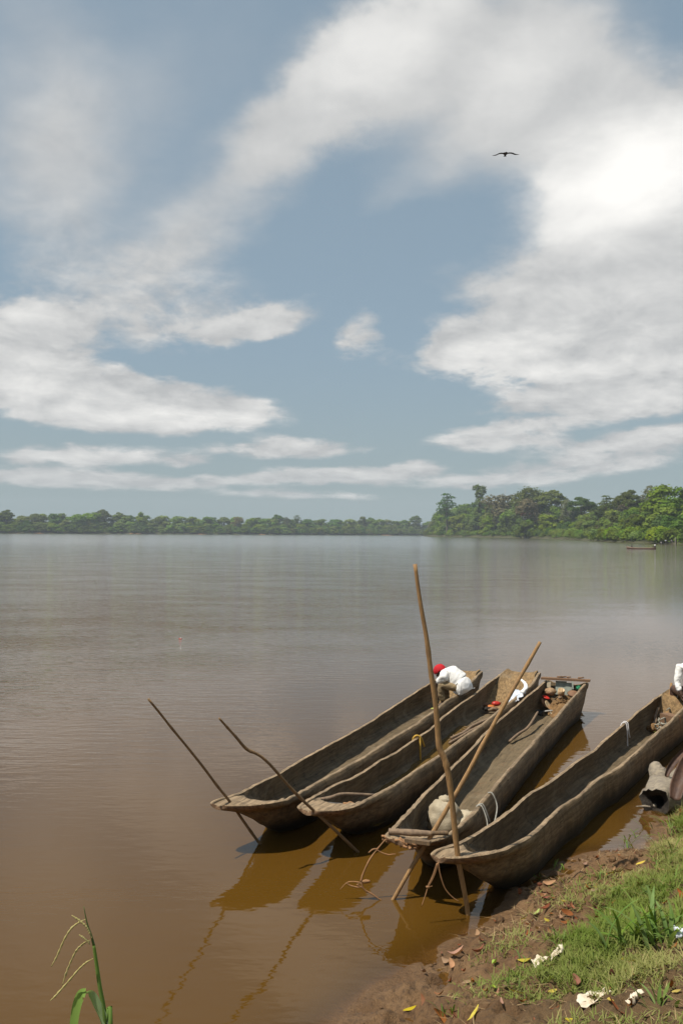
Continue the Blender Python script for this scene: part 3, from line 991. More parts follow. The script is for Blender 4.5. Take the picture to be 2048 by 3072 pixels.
def make_tree(name, h, kind, seed, mat, bark, n=2200, size=.9):
    """an Empty with trunk and crown at the origin; h is the full height"""
    rs = np.random.RandomState(seed)
    lobes = []
    limbs = []
    if kind == 'round':
        R_ = h * .34
        for i in range(11):
            a, q_ = rs.uniform(0, 6.28), rs.uniform(.1, 1)
            zz = h * rs.uniform(.38, .86)
            rr = R_ * (1 - abs(zz / h - .58) * 1.5) * q_
            s_ = h * rs.uniform(.10, .19)
            lobes.append((math.cos(a) * rr, math.sin(a) * rr, zz, s_ * 1.25, s_ * 1.25, s_))
        lobes.append((0, 0, h * .86, h * .14, h * .14, h * .12))
    elif kind == 'tall':
        for i in range(12):
            a = rs.uniform(0, 6.28)
            zz = h * rs.uniform(.34, .90)
            rr = h * .17 * rs.uniform(.2, 1)
            s_ = h * rs.uniform(.085, .15)
            lobes.append((math.cos(a) * rr, math.sin(a) * rr, zz, s_, s_, s_ * 1.05))
        lobes.append((0, 0, h * .9, h * .1, h * .1, h * .1))
    elif kind == 'umbrella':
        for i in range(13):
            a = i * 2.4 + rs.uniform(-.3, .3)
            rr = h * .40 * math.sqrt((i + .5) / 13)
            zz = h * (.90 - .26 * (rr / (h * .4)) ** 2 + rs.uniform(-.07, .03))
            s_ = h * rs.uniform(.10, .15)
            lobes.append((math.cos(a) * rr, math.sin(a) * rr, zz, s_ * 1.25, s_ * 1.25, s_ * .52))
    elif kind == 'tiered':
        for i in range(9):
            zz = h * (.40 + .57 * i / 8)
            for kx in range(2):
                a = rs.uniform(0, 6.28)
                rr = h * rs.uniform(.06, .19) * (1.2 - .45 * i / 8)
                s_ = h * rs.uniform(.09, .14) * (1.15 - .4 * i / 8)
                lobes.append((math.cos(a) * rr, math.sin(a) * rr, zz, s_ * 1.3, s_ * 1.3, s_ * .42))
    elif kind == 'vine':
        for i in range(12):
            zz = h * (.40 + .58 * i / 11)
            s_ = h * rs.uniform(.05, .085) * (1.25 if i > 7 else .95)
            lobes.append((h * rs.uniform(-.055, .055), h * rs.uniform(-.05, .05), zz, s_, s_, s_ * 1.1))
    elif kind == 'bush':
        for i in range(9):
            a, q_ = rs.uniform(0, 6.28), rs.uniform(.1, 1)
            s_ = h * rs.uniform(.26, .40)
            lobes.append((math.cos(a) * h * .55 * q_, math.sin(a) * h * .55 * q_, h * rs.uniform(.18, .62), s_ * 1.1, s_ * 1.1, s_ * .95))
    elif kind == 'full':
        for i in range(15):
            a, q_ = rs.uniform(0, 6.28), math.sqrt(rs.uniform(.02, 1))
            zz = h * rs.uniform(.16, .84)
            rr = h * .36 * (1 - max(0, zz / h - .45) * 1.35) * q_
            s_ = h * rs.uniform(.12, .19)
            lobes.append((math.cos(a) * rr, math.sin(a) * rr, zz, s_ * 1.2, s_ * 1.2, s_))
        lobes.append((0, 0, h * .86, h * .15, h * .15, h * .12))
    V, Fc = crown(rs, lobes, n, size)
    root = empty(name, (0, 0, 0))
    np_mesh('crown', V, Fc, mat, root, smooth=False)
    mb = MB()
    top = h * (.72 if kind != 'umbrella' else .80)
    bend = [(0, 0, -.8), (h * .010, h * rs.uniform(-.01, .01), h * .25), (h * rs.uniform(-.02, .02), h * rs.uniform(-.02, .02), h * .5), (0, 0, top)]
    mb.tube(bend, [h * .030, h * .021, h * .015, h * .006], 7, res=9)
    for lb in lobes[::2]:
        st = h * rs.uniform(.34, .52) if kind != 'bush' else h * .1
        c_ = np.array(lb[:3])
        mb.tube([(0, 0, st), (c_[0] * .55, c_[1] * .55, st + (c_[2] - st) * .55), tuple(c_)], [h * .012, h * .008, h * .003], 5, res=5)
    mb.build('trunk', bark, root)
    root['hh'] = h
    return root


def make_palm(name, h, seed, n_f=22):
    rs = np.random.RandomState(seed)
    root = empty(name)
    mb = MB()
    mb.tube([(0, 0, -.6), (.15, 0, h * .4), (.05, .1, h * .80)], [h * .024, h * .019, h * .018], 7, res=7)
    mb.build('trunk', M['bark'], root)
    v, f = [], []
    top = np.array([.05, .1, h * .79])
    for i in range(n_f):
        a = i * 2.4
        lean = rs.uniform(.0, 1.15)
        L = h * rs.uniform(.34, .44)
        pts = []
        for t in np.linspace(0, 1, 9):
            el_ = 1.25 - lean - t * (1.1 + .5 * lean)
            pts.append(top if t == 0 else pts[-1] + L / 8 * np.array([math.cos(a) * math.cos(el_), math.sin(a) * math.cos(el_), math.sin(el_)]))
        side = np.array([-math.sin(a), math.cos(a), 0])
        for j in range(8):
            for sg in (-1, 1):
                for q_ in (0, .5):
                    p0 = pts[j] + (pts[j + 1] - pts[j]) * q_
                    p1 = pts[j] + (pts[j + 1] - pts[j]) * (q_ + .42)
                    w_ = L * .24 * math.sin(math.pi * min(1, (j + 1 + q_) / 9.2)) ** .7
                    dr = side * sg * w_ + (pts[j + 1] - pts[j]) * .8 + np.array([0, 0, -.30 * w_])
                    b = len(v)
                    v += [p0, p1, (p0 + p1) / 2 + dr]
                    f.append((b, b + 1, b + 2))
    mesh('crown', v, f, M['palm'], root, smooth=False)
    root['hh'] = h
    return root


PROTO = dict(
    round=[make_tree('rainforest_tree', 15, 'round', 1, M['leaf_mid'], M['bark']), make_tree('rainforest_tree', 16, 'round', 2, M['leaf_dark'], M['bark_pale']),
           make_tree('rainforest_tree', 14, 'round', 3, M['leaf_light'], M['bark']), make_tree('rainforest_tree', 16, 'tall', 4, M['leaf_mid'], M['bark_pale']), make_tree('rainforest_tree', 15, 'round', 14, M['leaf_dark'], M['bark'])],
    full=[make_tree('rainforest_tree', 13, 'full', 31, M['leaf_mid'], M['bark_pale'], 3000, .8), make_tree('rainforest_tree', 13, 'full', 32, M['leaf_dark'], M['bark'], 3000, .8),
          make_tree('rainforest_tree', 13, 'full', 33, M['leaf_light'], M['bark_pale'], 3000, .8), make_tree('rainforest_tree', 13, 'full', 34, M['leaf_mid'], M['bark'], 3000, .85)],
    dark=[make_tree('spreading_tree', 22, 'umbrella', 5, M['leaf_dark'], M['bark'], 3000, 1.0), make_tree('spreading_tree', 20, 'round', 6, M['leaf_dark'], M['bark'], 3400, .95)],
    pale=[make_tree('pale_tree', 20, 'tall', 7, M['leaf_pale'], M['bark_pale'], 1200, .8)],
    dry=[make_tree('dry_tree', 15, 'round', 8, M['leaf_dry'], M['bark_pale'], 1300, .8)],
    tiered=[make_tree('tiered_tree', 26, 'tiered', 9, M['leaf_dark'], M['bark'], 1700, .9)],
    vine=[make_tree('vine_clad_tree', 26, 'vine', 10, M['leaf_dark'], M['bark'], 1700, .8)],
    bush=[make_tree('riverside_bush', 5, 'bush', 11, M['leaf_light'], M['bark'], 1500, .55), make_tree('riverside_bush', 5, 'bush', 12, M['leaf_mid'], M['bark'], 1500, .5), make_tree('riverside_bush', 5.5, 'bush', 13, M['leaf_dark'], M['bark'], 1500, .55)],
    palm=[make_palm('oil_palm', 12, 3), make_palm('oil_palm', 12, 4)],
)
_used = set()
RSV = random.Random(5)


def plant(kind, x, y, z, height, label, cat, group=None, which=None, wide=1.0):
    i = RSV.randrange(len(PROTO[kind])) if which is None else which
    p = PROTO[kind][i]
    if (kind, i) in _used:
        o = copy_tree(p)
    else:
        _used.add((kind, i))
        o = p
    s_ = height / p['hh']
    o.location = (x, y, z)
    o.rotation_euler = (0, 0, RSV.uniform(0, 6.28))
    o.scale = (s_ * wide, s_ * wide, s_)
    tag(o, label, cat, group)
    return o


def r_at(px, y, slack=3):
    """point on the right bank seen in column px at depth y"""
    x = at_y(px, 1540, y).x
    i = int(np.argmin(np.hypot(RC[:, 0] - x, RC[:, 1] - y)))
    best = None
    for u in np.arange(max(0, RU[i] - 60), min(RL - 1, RU[i] + 60), 4.0):
        for v in np.arange(-2, 200, 4.0):
            X_, Y_, Z_ = right_place(u, v)
            dd = (X_ - x) ** 2 + (Y_ - y) ** 2
            if best is None or dd < best[0]:
                best = (dd, Z_)
    return x, y, best[1]


# --- skyline trees of the right bank, each told apart by its shape
SKY = [  # kind, photo column, depth, crown top row, label, category, width
    ('tiered', 1340, 1010, 1481, 'layered tall tree standing at the left end of the right bank forest', 'tree', .95),
    ('vine', 1436, 930, 1462, 'narrow vine clad tree rising alone above the right bank canopy', 'tree', 1.25),
    ('dry', 1505, 880, 1480, 'brownish half bare tree left of the big dark trees on the right bank', 'tree', 1.3),
    ('dark', 1585, 800, 1459, 'tall dark spreading tree left of the gap with white sky on the right bank', 'tree', .95),
    ('dark', 1652, 780, 1466, 'tall dark spreading tree right of the gap with white sky on the right bank', 'tree', .95),
    ('dry', 1580, 770, 1492, 'purplish bare crowned tree in front of the tall dark trees', 'tree', 1.0),
    ('dark', 1742, 690, 1487, 'dark rounded tree behind the palms in the middle of the right bank', 'tree', 1.0),
    ('pale', 1700, 720, 1497, 'thin pale tree between two dark crowns on the right bank', 'tree', 1.0),
    ('tiered', 1818, 600, 1487, 'flat topped layered tree above the palms on the right bank', 'tree', 1.0),
    ('pale', 1845, 600, 1497, 'thin pale tree beside the flat topped tree on the right bank', 'tree', 1.0),
    ('dark', 1885, 560, 1466, 'high greyish green tree left of the pale tree near the right edge', 'tree', .8),
    ('pale', 1945, 560, 1456, 'high pale grey tree near the right edge of the forest', 'tree', 1.0),
    ('round', 1985, 440, 1456, 'bright green tree whose crown is highest near the right edge', 'tree', 1.15),
    ('round', 2038, 420, 1458, 'bright yellowish green tree cut by the right edge', 'tree', 1.15),
]
for i, (kd, px, y, top, lb, ct, wd) in enumerate(SKY):
    x, y, z = r_at(px, y)
    zt = at_y(px, top, y).z
    plant(kd, x, y, z, zt - z, lb, ct, None, {'dark': i % 2, 'round': (2, 0)[i % 2]}.get(kd), wd)

GR = 'trees of the forest on the right bank'
rs = np.random.RandomState(21)
ntree = 0
# canopy rows behind the waterline
skyline = lambda px: np.interp(px, [1262, 1280, 1300, 1325, 1400, 1470, 1545, 1640, 1700, 1800, 1900, 1960, 2048], [1588, 1560, 1540, 1516, 1506, 1503, 1500, 1506, 1508, 1504, 1492, 1486, 1478])
for v0, v1, du, hh in ((9, 15, 14.5, (7, 10)), (19, 30, 15.5, (8, 12)), (38, 52, 21, (9, 13)), (62, 85, 27, (10, 15))):
    u = 300.0
    while u < 1190:
        uu, vv = u + rs.uniform(-4, 4), rs.uniform(v0, v1)
        x, y, z = right_place(uu, vv)
        u += du * (1.0 if y < 800 else 1.3)
        px = 1024 + x / y * F
        if px > 2150 or y > 1175:
            continue
        h_ = rs.uniform(*hh)
        lim = at_y(px, float(skyline(px)) + rs.uniform(-4, 10), y).z - z
        h_ = min(h_ * 1.12, lim) if (v0 < 35 and y < 720) else min(lim * rs.uniform(.78, 1.0) * (1 if v0 > 15 else .72), 30)
        if h_ < 4.5:
            continue
        kd = rs.choice(['full', 'round', 'dry', 'pale'], p=[.70, .23, .02, .05])
        lb = {'full': 'rounded green tree in the unbroken canopy on the right bank', 'round': 'rounded green tree in the unbroken canopy on the right bank', 'dry': 'brownish tree inside the green canopy on the right bank', 'pale': 'pale thin leaved tree inside the canopy on the right bank'}[kd]
        plant(kd, x, y, z - .3, h_, lb, 'tree', {'round': GR, 'full': GR, 'dry': 'brown trees inside the right bank canopy', 'pale': 'pale trees inside the right bank canopy'}[kd], None, rs.uniform(1.15, 1.5))
        ntree += 1
u = 250.0
while u < 1200:
    x, y, z = right_place(u, rs.uniform(2.2, 5.5))
    u += rs.uniform(6.5, 9.5) * (1.0 if y < 700 else 1.35)
    plant('bush', x, y, z - .3, rs.uniform(4.0, 6.8), 'leafy bush leaning over the water along the right bank', 'bush', 'bushes along the right bank waterline', None, rs.uniform(1, 1.35))
for px, y, top, lb in ((1787, 610, 1528, 'oil palm with a pale upright trunk left of the middle of the right bank'), (1843, 560, 1532, 'oil palm with a slender white trunk on the right bank slope'),
                       (1882, 452, 1543, 'oil palm with a dark leaning trunk above the orange earth bank'), (1905, 520, 1520, 'oil palm with the fullest fronds halfway up the right bank'),
                       (1700, 700, 1548, 'small oil palm low on the right bank left of the other palms'), (1760, 640, 1545, 'short oil palm beside the pale trunked palm'), (1960, 450, 1525, 'oil palm above the dark hollow near the right edge'),
                       (1425, 960, 1545, 'oil palm with white trunk at the far left of the right bank')):
    x, y, z = r_at(px, y)
    plant('palm', x, y, z, at_y(px, top, y).z - z, lb, 'palm tree')

GF = 'trees of the forest along the far bank'
rs = np.random.RandomState(33)
sky_l = lambda px: np.interp(px, [-300, 0, 60, 90, 150, 260, 420, 600, 800, 1000, 1200, 1270, 1400], [1540, 1540, 1546, 1540, 1540, 1538, 1546, 1549, 1553, 1557, 1560, 1562, 1564])
for v0, v1, du, hh in ((3, 8, 12.5, (8, 11)), (16, 28, 16, (11, 14)), (36, 60, 14.5, (14, 19))):
    u = 60.0
    while u < FL - 60:
        x, y, z = far_place(u + rs.uniform(-3, 3), rs.uniform(v0, v1))
        u += du * rs.uniform(.75, 1.25)
        px = 1024 + x / y * F
        if not -140 < px < 1330:
            continue
        h_ = rs.uniform(*hh)
        lim = at_y(px, float(sky_l(px)) + rs.uniform(-1.5, 2.5), y).z - z
        h_ = lim if v0 > 30 else min(h_, lim)
        plant('full', x, y, z - .3, h_, 'green tree in the low forest along the far bank', 'tree', GF, None, rs.uniform(1.4, 2.1) if v0 > 10 else rs.uniform(1.6, 2.3))
for kd, px, top, v, lb in (('dark', 22, 1527, 40, 'flat dark tree crown above the far bank at the left edge'), ('dark', 311, 1526, 45, 'flat umbrella shaped tree standing high over the far left forest'), ('dark', 364, 1535, 45, 'small flat crowned tree right of the umbrella shaped tree'),
                           ('round', 425, 1538, 45, 'slim green tree poking above the far left forest'), ('dark', 836, 1542, 45, 'leaning dark tree above the middle of the far bank'), ('tiered', 890, 1546, 45, 'thin layered tree above the middle of the far bank'),
                           ('dry', 715, 1549, 20, 'brownish dry tree on the far bank'), ('pale', 860, 1551, 20, 'pale dry tree beside the leaning dark tree'), ('round', 1085, 1551, 45, 'rounded pale green tree above the far bank right of centre'), ('dark', 1110, 1551, 60, 'dark tree beside the rounded pale green one on the far bank'),
                           ('dark', 1243, 1545, 60, 'wide flat crowned tree at the far end of the river beside the right bank')):
    best = min(((abs(1024 + far_place(u, v)[0] / far_place(u, v)[1] * F - px), u) for u in np.arange(20, FL - 20, 6.0)))
    x, y, z = far_place(best[1], v)
    plant(kd, x, y, z, at_y(px, top, y).z - z, lb, 'tree', None, 0 if kd != 'round' else 3, .9 if kd == 'dark' else 1.0)

# undergrowth that fills the slopes between the trees
rs = np.random.RandomState(8)
Vs, Fs, base = [], [], 0
lob = []
for _ in range(900):
    uu, vv = rs.uniform(230, 1210), rs.uniform(1, 95) * rs.rand() ** .35
    x, y, z = right_place(uu, vv)
    if 1024 + x / y * F > 2250:
        continue
    s_ = rs.uniform(1.8, 3.4)
    lob.append((x, y, z + s_ * .35, s_ * 1.5, s_ * 1.5, s_))
V, Fc = crown(rs, lob, 52000, .75)
tag(np_mesh('undergrowth', V, Fc, M['leaf_mid'], None, smooth=False), kind='stuff')
lob = []
for _ in range(700):
    x, y, z = far_place(rs.uniform(40, FL - 40), rs.uniform(.8, 90) * rs.rand() ** .4)
    s_ = rs.uniform(2.6, 5.0)
    lob.append((x, y, z + s_ * .4, s_ * 1.9, s_ * 1.9, s_))
V, Fc = crown(rs, lob, 42000, 1.4)
tag(np_mesh('far_undergrowth', V, Fc, M['leaf_mid'], None, smooth=False), kind='stuff')

# bare earth at the foot of the banks
def earth(name, pts, mat):
    for i, (x, y, z, sx, sy, sz) in enumerate(pts):
        tag(ico(name, mat, None, (x, y, z), (sx, sy, sz), i + 3, .35, 1.4, 3), kind='structure')


px_e = [at_y(1888, 1610, 424), at_y(1878, 1617, 420), at_y(1905, 1618, 416), at_y(1870, 1620, 418)]
earth('earth_bank', [(p.x, p.y, max(p.z - .2, .3), a, 2.5, b) for p, (a, b) in zip(px_e, ((3.4, 2.4), (3.6, 1.2), (3.2, 1.1), (2.4, .7)))], M['earth'])
for px, wd in ((40, 9), (120, 8), (400, 10), (590, 13), (790, 6), (1150, 14)):
    best = min(((abs(1024 + far_place(u, 0)[0] / far_place(u, 0)[1] * F - px), u) for u in np.arange(20, FL - 20, 5.0)))
    x, y, z = far_place(best[1], -.5)
    earth('earth_bank', [(x, y - 1, .0, wd, 1.6, .8)], M['earth'])

# house among the trees
hx, hy, hz_ = r_at(1578, 775)
hz_ = at_y(1578, 1562, 775).z - 1
for px, y, tp in ((1560, 768, 1552), (1582, 762, 1556), (1604, 766, 1548), (1572, 758, 1560), (1592, 757, 1562)):
    x, y, z = r_at(px, y)
    plant('full', x, y, z - .3, at_y(px, tp, y).z - z, 'rounded green tree in the unbroken canopy on the right bank', 'tree', GR, None, 1.0)
hs = empty('hillside_house', (hx, hy, hz_), -.6, 'small white house with a rusty red roof half hidden by trees', 'house')
hb = MB()
hb.box((0, 0, 2.6), (7.5, 6, 5.2))
hb.build('wall', M['house_wall'], hs, False)
v = [(-4.3, -3.6, 5.1), (4.3, -3.6, 5.1), (4.3, 3.6, 5.1), (-4.3, 3.6, 5.1), (-4.0, 0, 7.6), (4.0, 0, 7.6), (-4.3, -3.6, 5.3), (4.3, -3.6, 5.3), (4.3, 3.6, 5.3), (-4.3, 3.6, 5.3)]
mesh('roof', v, [(3, 2, 1, 0), (6, 7, 5, 4), (8, 9, 4, 5), (7, 8, 5), (9, 6, 4), (0, 1, 7, 6), (1, 2, 8, 7), (2, 3, 9, 8), (3, 0, 6, 9)], M['house_roof'], hs, False)
for wx in (-2.3, 0.0, 2.3):
    wb = MB()
    wb.box((wx, -3.02, 3.4), (.9, .06, 1.3))
    wb.build('window', M['dark_glass'], hs, False)
db = MB()
db.box((1.2, -3.02, 1.05), (.9, .06, 2.1))
db.build('door', M['dark_glass'], hs, False)
mx, my, mz = r_at(1514, 880)
rm = empty('radio_mast', (mx, my, mz), 0, 'thin radio mast poking above the brownish tree on the right bank', 'mast')
tp = at_y(1514, 1466, my).z - mz
tube('mast_pole', [(0, 0, 0), (0, 0, tp)], [.22, .10], M['metal'], rm, 6)
for q_ in (.90, .94, .97):
    tube('antenna_arm', [(-.7, 0, tp * q_), (.7, 0, tp * q_)], .06, M['metal'], rm, 5)

# ------------------------------------------------------------------ haze: one closed box of thin humid air
hz = bpy.data.meshes.new('haze')
bm = bmesh.new()
bmesh.ops.create_cube(bm, size=1)
for v in bm.verts:
    v.co = Vector((-200 + v.co.x * 5200, 1000 + v.co.y * 2700, 36 + v.co.z * 88))
bm.to_mesh(hz)
bm.free()
m_, q, out = new_mat('humid_air')
pv = q.n('ShaderNodeVolumePrincipled')
pv.inputs['Color'].default_value = (.80, .90, 1.0, 1)
pv.inputs['Density'].default_value = .00017
pv.inputs['Anisotropy'].default_value = 0.0
q.t.links.new(pv.outputs[0], out.inputs['Volume'])
o = link('haze', hz, m_, None, False)
tag(o, kind='stuff')

# ------------------------------------------------------------------ poles, ropes and things in the canoes
def wpole(pts, rad, mat, label, seed, n=9, res=40, group='punting poles stuck through the bows'):
    b = Vector(pts[0])
    root = empty('wooden_pole', b, 0, label, 'pole', group)
    P_ = catmull([tuple(Vector(p) - b) for p in pts], res)
    for i, p in enumerate(P_):
        p += .006 * np.array(mnoise.noise_vector(Vector((i * .23, seed * 3.3, 0))))
    r_ = np.interp(np.linspace(0, 1, res), np.linspace(0, 1, len(rad)), rad)
    for i in range(res):
        r_[i] *= 1 + .10 * mnoise.noise(Vector((i * .5, seed, 4))) + (.16 if i % 11 == seed % 11 else 0)
    tube('shaft', P_, r_, mat, root, n)
    return root


def lerp3(a, b, t, off=(0, 0, 0)):
    return tuple(a[i] + (b[i] - a[i]) * t + off[i] for i in range(3))


a, b = (-.81 + .21, 9.67 + .17, -.34), (-1.81, 8.86, 1.62)
wpole([a, lerp3(a, b, .2), lerp3(a, b, .42, (.010, 0, .012)), lerp3(a, b, .7, (.012, 0, .010)), b], [.0135, .0145, .014, .0125, .011], M['pole_brown'], 'straight leaning pole stuck through the bow of the outermost canoe', 1)
a, b = (.185 + .28, 9.436 + .18, -.32), (-1.11, 8.615, 1.495)
wpole([a, lerp3(a, b, .22), lerp3(a, b, .55, (0, 0, -.01)), lerp3(a, b, .76, (.014, 0, .008)), lerp3(a, b, .83, (-.030, 0, -.008)), lerp3(a, b, .92, (-.012, 0, -.008)), b], [.0135, .0150, .0145, .0135, .0160, .0125, .010], M['pole_brown'], 'crooked brown pole with a kink stuck through the second bow', 2)
a, b = (.477 - .20, 8.24 - .03, -.34), (1.79, 8.40, 2.235)
wpole([a, lerp3(a, b, .25), lerp3(a, b, .5, (.012, 0, -.012)), lerp3(a, b, .75), b], [.017, .019, .020, .018, .016], M['pole'], 'long thick pole leaning to the right through the bow holding the sack', 3)
y0, y1 = 7.92, 7.80
pp = [at_y(1405, 2790, y0), at_y(1402, 2733, y0), at_y(1372, 2562, 7.90), at_y(1352, 2380, 7.88), at_y(1337, 2292, 7.87), at_y(1316, 2235, 7.87), at_y(1308, 2140, 7.86), at_y(1290, 2005, 7.84), at_y(1268, 1850, 7.82), at_y(1243, 1693, y1)]
wpole([tuple(p) for p in pp], [.020, .020, .023, .025, .027, .025, .023, .021, .018, .015], M['pole'], 'tallest pole, bent at its middle, standing upright in the nearest bow', 4, 10, 60)

# yellow rope over canoe 2, white strings over canoe 4, grey cord on canoe 3
def rope(name, pts, r_, mat, label, parent=None, n=6, res=24):
    o = tube(name, [tuple(p) for p in pts], r_, mat, parent, n, .05, 3, res)
    if parent is None:
        tag(o, label, 'rope')
    return o


def on_rim(C, s, side, dy=0.0, dz=0.0):
    a_ = C['left'] if side < 0 else C['right']
    y = float(np.interp(s, a_[:, 0], a_[:, 1]))
    return cp(C, s, y + dy, float(C['prof'](s / C['L'])) + dz)


def s_of(C, px, py, z):
    return local(C, at_z(px, py, z))[0]


s2 = s_of(c2, 1252, 2211, .40)
r0 = empty('yellow_rope', on_rim(c2, s2, -1), 0, 'yellow rope looped over the far rim of the second canoe', 'rope')
P0 = r0.location
rp = lambda *q_: [tuple(Vector(p) - P0) for p in q_]
rope('rope_strand', rp(on_rim(c2, s2 - .05, -1, -.035, -.10), on_rim(c2, s2 - .04, -1, -.01, .022), on_rim(c2, s2 + .02, -1, .055, .015), on_rim(c2, s2 - .02, -1, .075, -.16), on_rim(c2, s2 - .02, -1, .08, -.30)), .013, M['rope_yellow'], None, r0)
rope('rope_strand', rp(on_rim(c2, s2 + .03, -1, -.03, -.08), on_rim(c2, s2 + .03, -1, -.01, .022), on_rim(c2, s2 + .05, -1, .055, .01), on_rim(c2, s2 + .12, -1, .08, -.10), on_rim(c2, s2 + .14, -1, .085, -.13)), .015, M['rope_yellow'], None, r0)
s4 = s_of(c4, 1870, 2172, .42)
r0 = empty('white_string', on_rim(c4, s4, -1), 0, 'two white strings hanging over the far rim of the nearest canoe', 'string')
P0 = r0.location
rope('string_strand', rp(on_rim(c4, s4 - .06, -1, -.03, -.05), on_rim(c4, s4 - .04, -1, 0, .018), on_rim(c4, s4 - .03, -1, .055, .005), on_rim(c4, s4 - .03, -1, .07, -.17), on_rim(c4, s4 - .06, -1, .08, -.34)), .008, M['rope_white'], None, r0)
rope('string_strand', rp(on_rim(c4, s4 + .06, -1, -.03, -.04), on_rim(c4, s4 + .05, -1, 0, .02), on_rim(c4, s4 + .05, -1, .055, .006), on_rim(c4, s4 + .05, -1, .07, -.12), on_rim(c4, s4 + .08, -1, .08, -.21)), .008, M['rope_white'], None, r0)
s3 = s_of(c3, 1440, 2419, .42)
r0 = empty('grey_cord', on_rim(c3, s3, 1), 0, 'grey cord tied round the near rim beside the pale sack', 'cord')
P0 = r0.location
rope('cord_strand', rp(on_rim(c3, s3 + .50, 1, -.03, .01), on_rim(c3, s3 + .48, 1, .02, .016), on_rim(c3, s3 + .46, 1, .075, -.10), on_rim(c3, s3 + .26, 1, .10, -.18), on_rim(c3, s3 + .10, 1, .10, -.22), on_rim(c3, s3 + .04, 1, .075, -.12), on_rim(c3, s3 + .02, 1, .02, .014), on_rim(c3, s3, 1, -.04, 0)), .008, M['rope_grey'], None, r0)
rope('cord_strand', rp(on_rim(c3, s3 - .04, 1, -.04, 0), on_rim(c3, s3 - .05, 1, .02, .016), on_rim(c3, s3 - .10, 1, .085, -.12), on_rim(c3, s3 - .22, 1, .10, -.22), on_rim(c3, s3 - .10, 1, .105, -.24), on_rim(c3, s3 - .02, 1, .09, -.18)), .0075, M['rope_grey'], None, r0)


def lying(name, p0, p1, rad, mat, label, cat='stick', group=None, bend=(0, 0, .0), seed=1, n=7):
    p0, p1 = Vector(p0), Vector(p1)
    md = (p0 + p1) / 2 + Vector(bend)
    q3 = p0.lerp(p1, .25) + Vector(bend) * .3 + Vector((.01, -.01, 0)) * (seed % 3)
    o = tube(name, [tuple(p0), tuple(q3), tuple(md), tuple(p1)], rad, mat, None, n, .06, seed, 16)
    return tag(o, label, cat, group)


F2, F3, F4, F1 = .07, .05, .09, .10
# canoe 2: sticks
z_ = .44
lying('driftwood_stick', at_z(926, 2401, .46), at_z(1128, 2386, .40), [.014, .022, .017, .016], M['stick'], 'crooked grey stick lying across behind the bow of the second canoe', 'stick', None, (0, .03, .03), 2)
lying('driftwood_stick', at_z(938, 2410, .42), at_z(1058, 2417, .40), [.012, .013, .012], M['stick_grey'], 'dark straight stick lying behind the bow deck of the second canoe', 'stick', None, (0, 0, .01), 3)
lying('driftwood_stick', at_z(1030, 2411, .43), at_z(1072, 2418, .42), [.016, .015, .008], M['orange'] if False else M['vine'], 'short reddish stick end beside the dark straight stick', 'stick', None, (0, .01, .02), 4)
lying('driftwood_stick', at_z(1353, 2214, F2 + .06), at_z(1474, 2153, F2 + .12), [.024, .022, .026], M['stick'], 'thick pale stick lying along the bottom of the second canoe', 'stick', None, (0, 0, .02), 5)
lying('driftwood_stick', at_z(1347, 2229, F2 + .05), at_z(1468, 2164, F2 + .10), [.020, .024, .022], M['stick'], 'second pale stick, nearer the rim, lying in the second canoe', 'stick', None, (.02, 0, .02), 6)
lying('driftwood_stick', at_z(1362, 2211, F2 + .05), at_z(1420, 2186, F2 + .09), [.014, .012], M['pole_dark'], 'short dark stick between the pale sticks in the second canoe', 'stick', None, (0, 0, .02), 7)
rs = np.random.RandomState(4)
mb = MB()
for i in range(70):
    c_ = at_z(1405 + rs.uniform(-45, 40), 0, F2) if False else at_z(*(np.array([1350, 2222]) + np.array([95, -58]) * rs.rand() + rs.uniform(-9, 9, 2)), F2 + .04)
    d_ = Vector((rs.uniform(-1, 1), rs.uniform(-1, 1), .15)).normalized() * rs.uniform(.03, .09)
    mb.tube([c_, c_ + d_], [.006, .004], 4)
tag(mb.build('wood_chips', M['stick']), kind='stuff')
# bilge water in canoe 2
ss = np.linspace(1.0, 6.4, 40)
v, f = [], []
for s in ss:
    yl_, yr_ = np.interp(s, c2['left'][:, 0], c2['left'][:, 1]), np.interp(s, c2['right'][:, 0], c2['right'][:, 1])
    v += [cp(c2, s, yl_ + .03, F2 + .028), cp(c2, s, yr_ - .03, F2 + .028)]
for i in range(len(ss) - 1):
    f.append((2 * i, 2 * i + 1, 2 * i + 3, 2 * i + 2))
tag(mesh('bilge_water', v, f, M['bilge']), kind='structure')
# canoe 2 stern: rubbish and a plastic sheet
def s_floor2(px, py, z):
    return at_z(px, py, z)


p = at_z(1487, 2116, .16)
tag(ico('red_container', M['red_plastic'], None, p + Vector((0, 0, .03)), (.085, .055, .045), 3, .10, 1.5), 'small squashed red container lying in the second canoe', 'container')
for i, (px, py, mt, lb) in enumerate(((1470, 2124, 'orange', 'orange peel lump left of the red container'), (1478, 2130, 'clay', 'brown clod under the red container'), (1462, 2130, 'hollow', 'dark sooty clod in the second canoe'), (1452, 2118, 'clay', 'reddish brown clod against the far side of the second canoe'))):
    p = at_z(px, py, .13)
    tag(ico('rubbish_clod', M[mt], None, p + Vector((0, 0, .02)), (.085, .05, .035), i + 5, .35, 2.0), lb, 'rubbish', 'rubbish in the second canoe')
lying('driftwood_stick', at_z(1464, 2131, .15), at_z(1490, 2129, .15), [.022, .02], M['stick'], 'short thick stick beside the red container', 'stick', None, (0, 0, .02), 9)


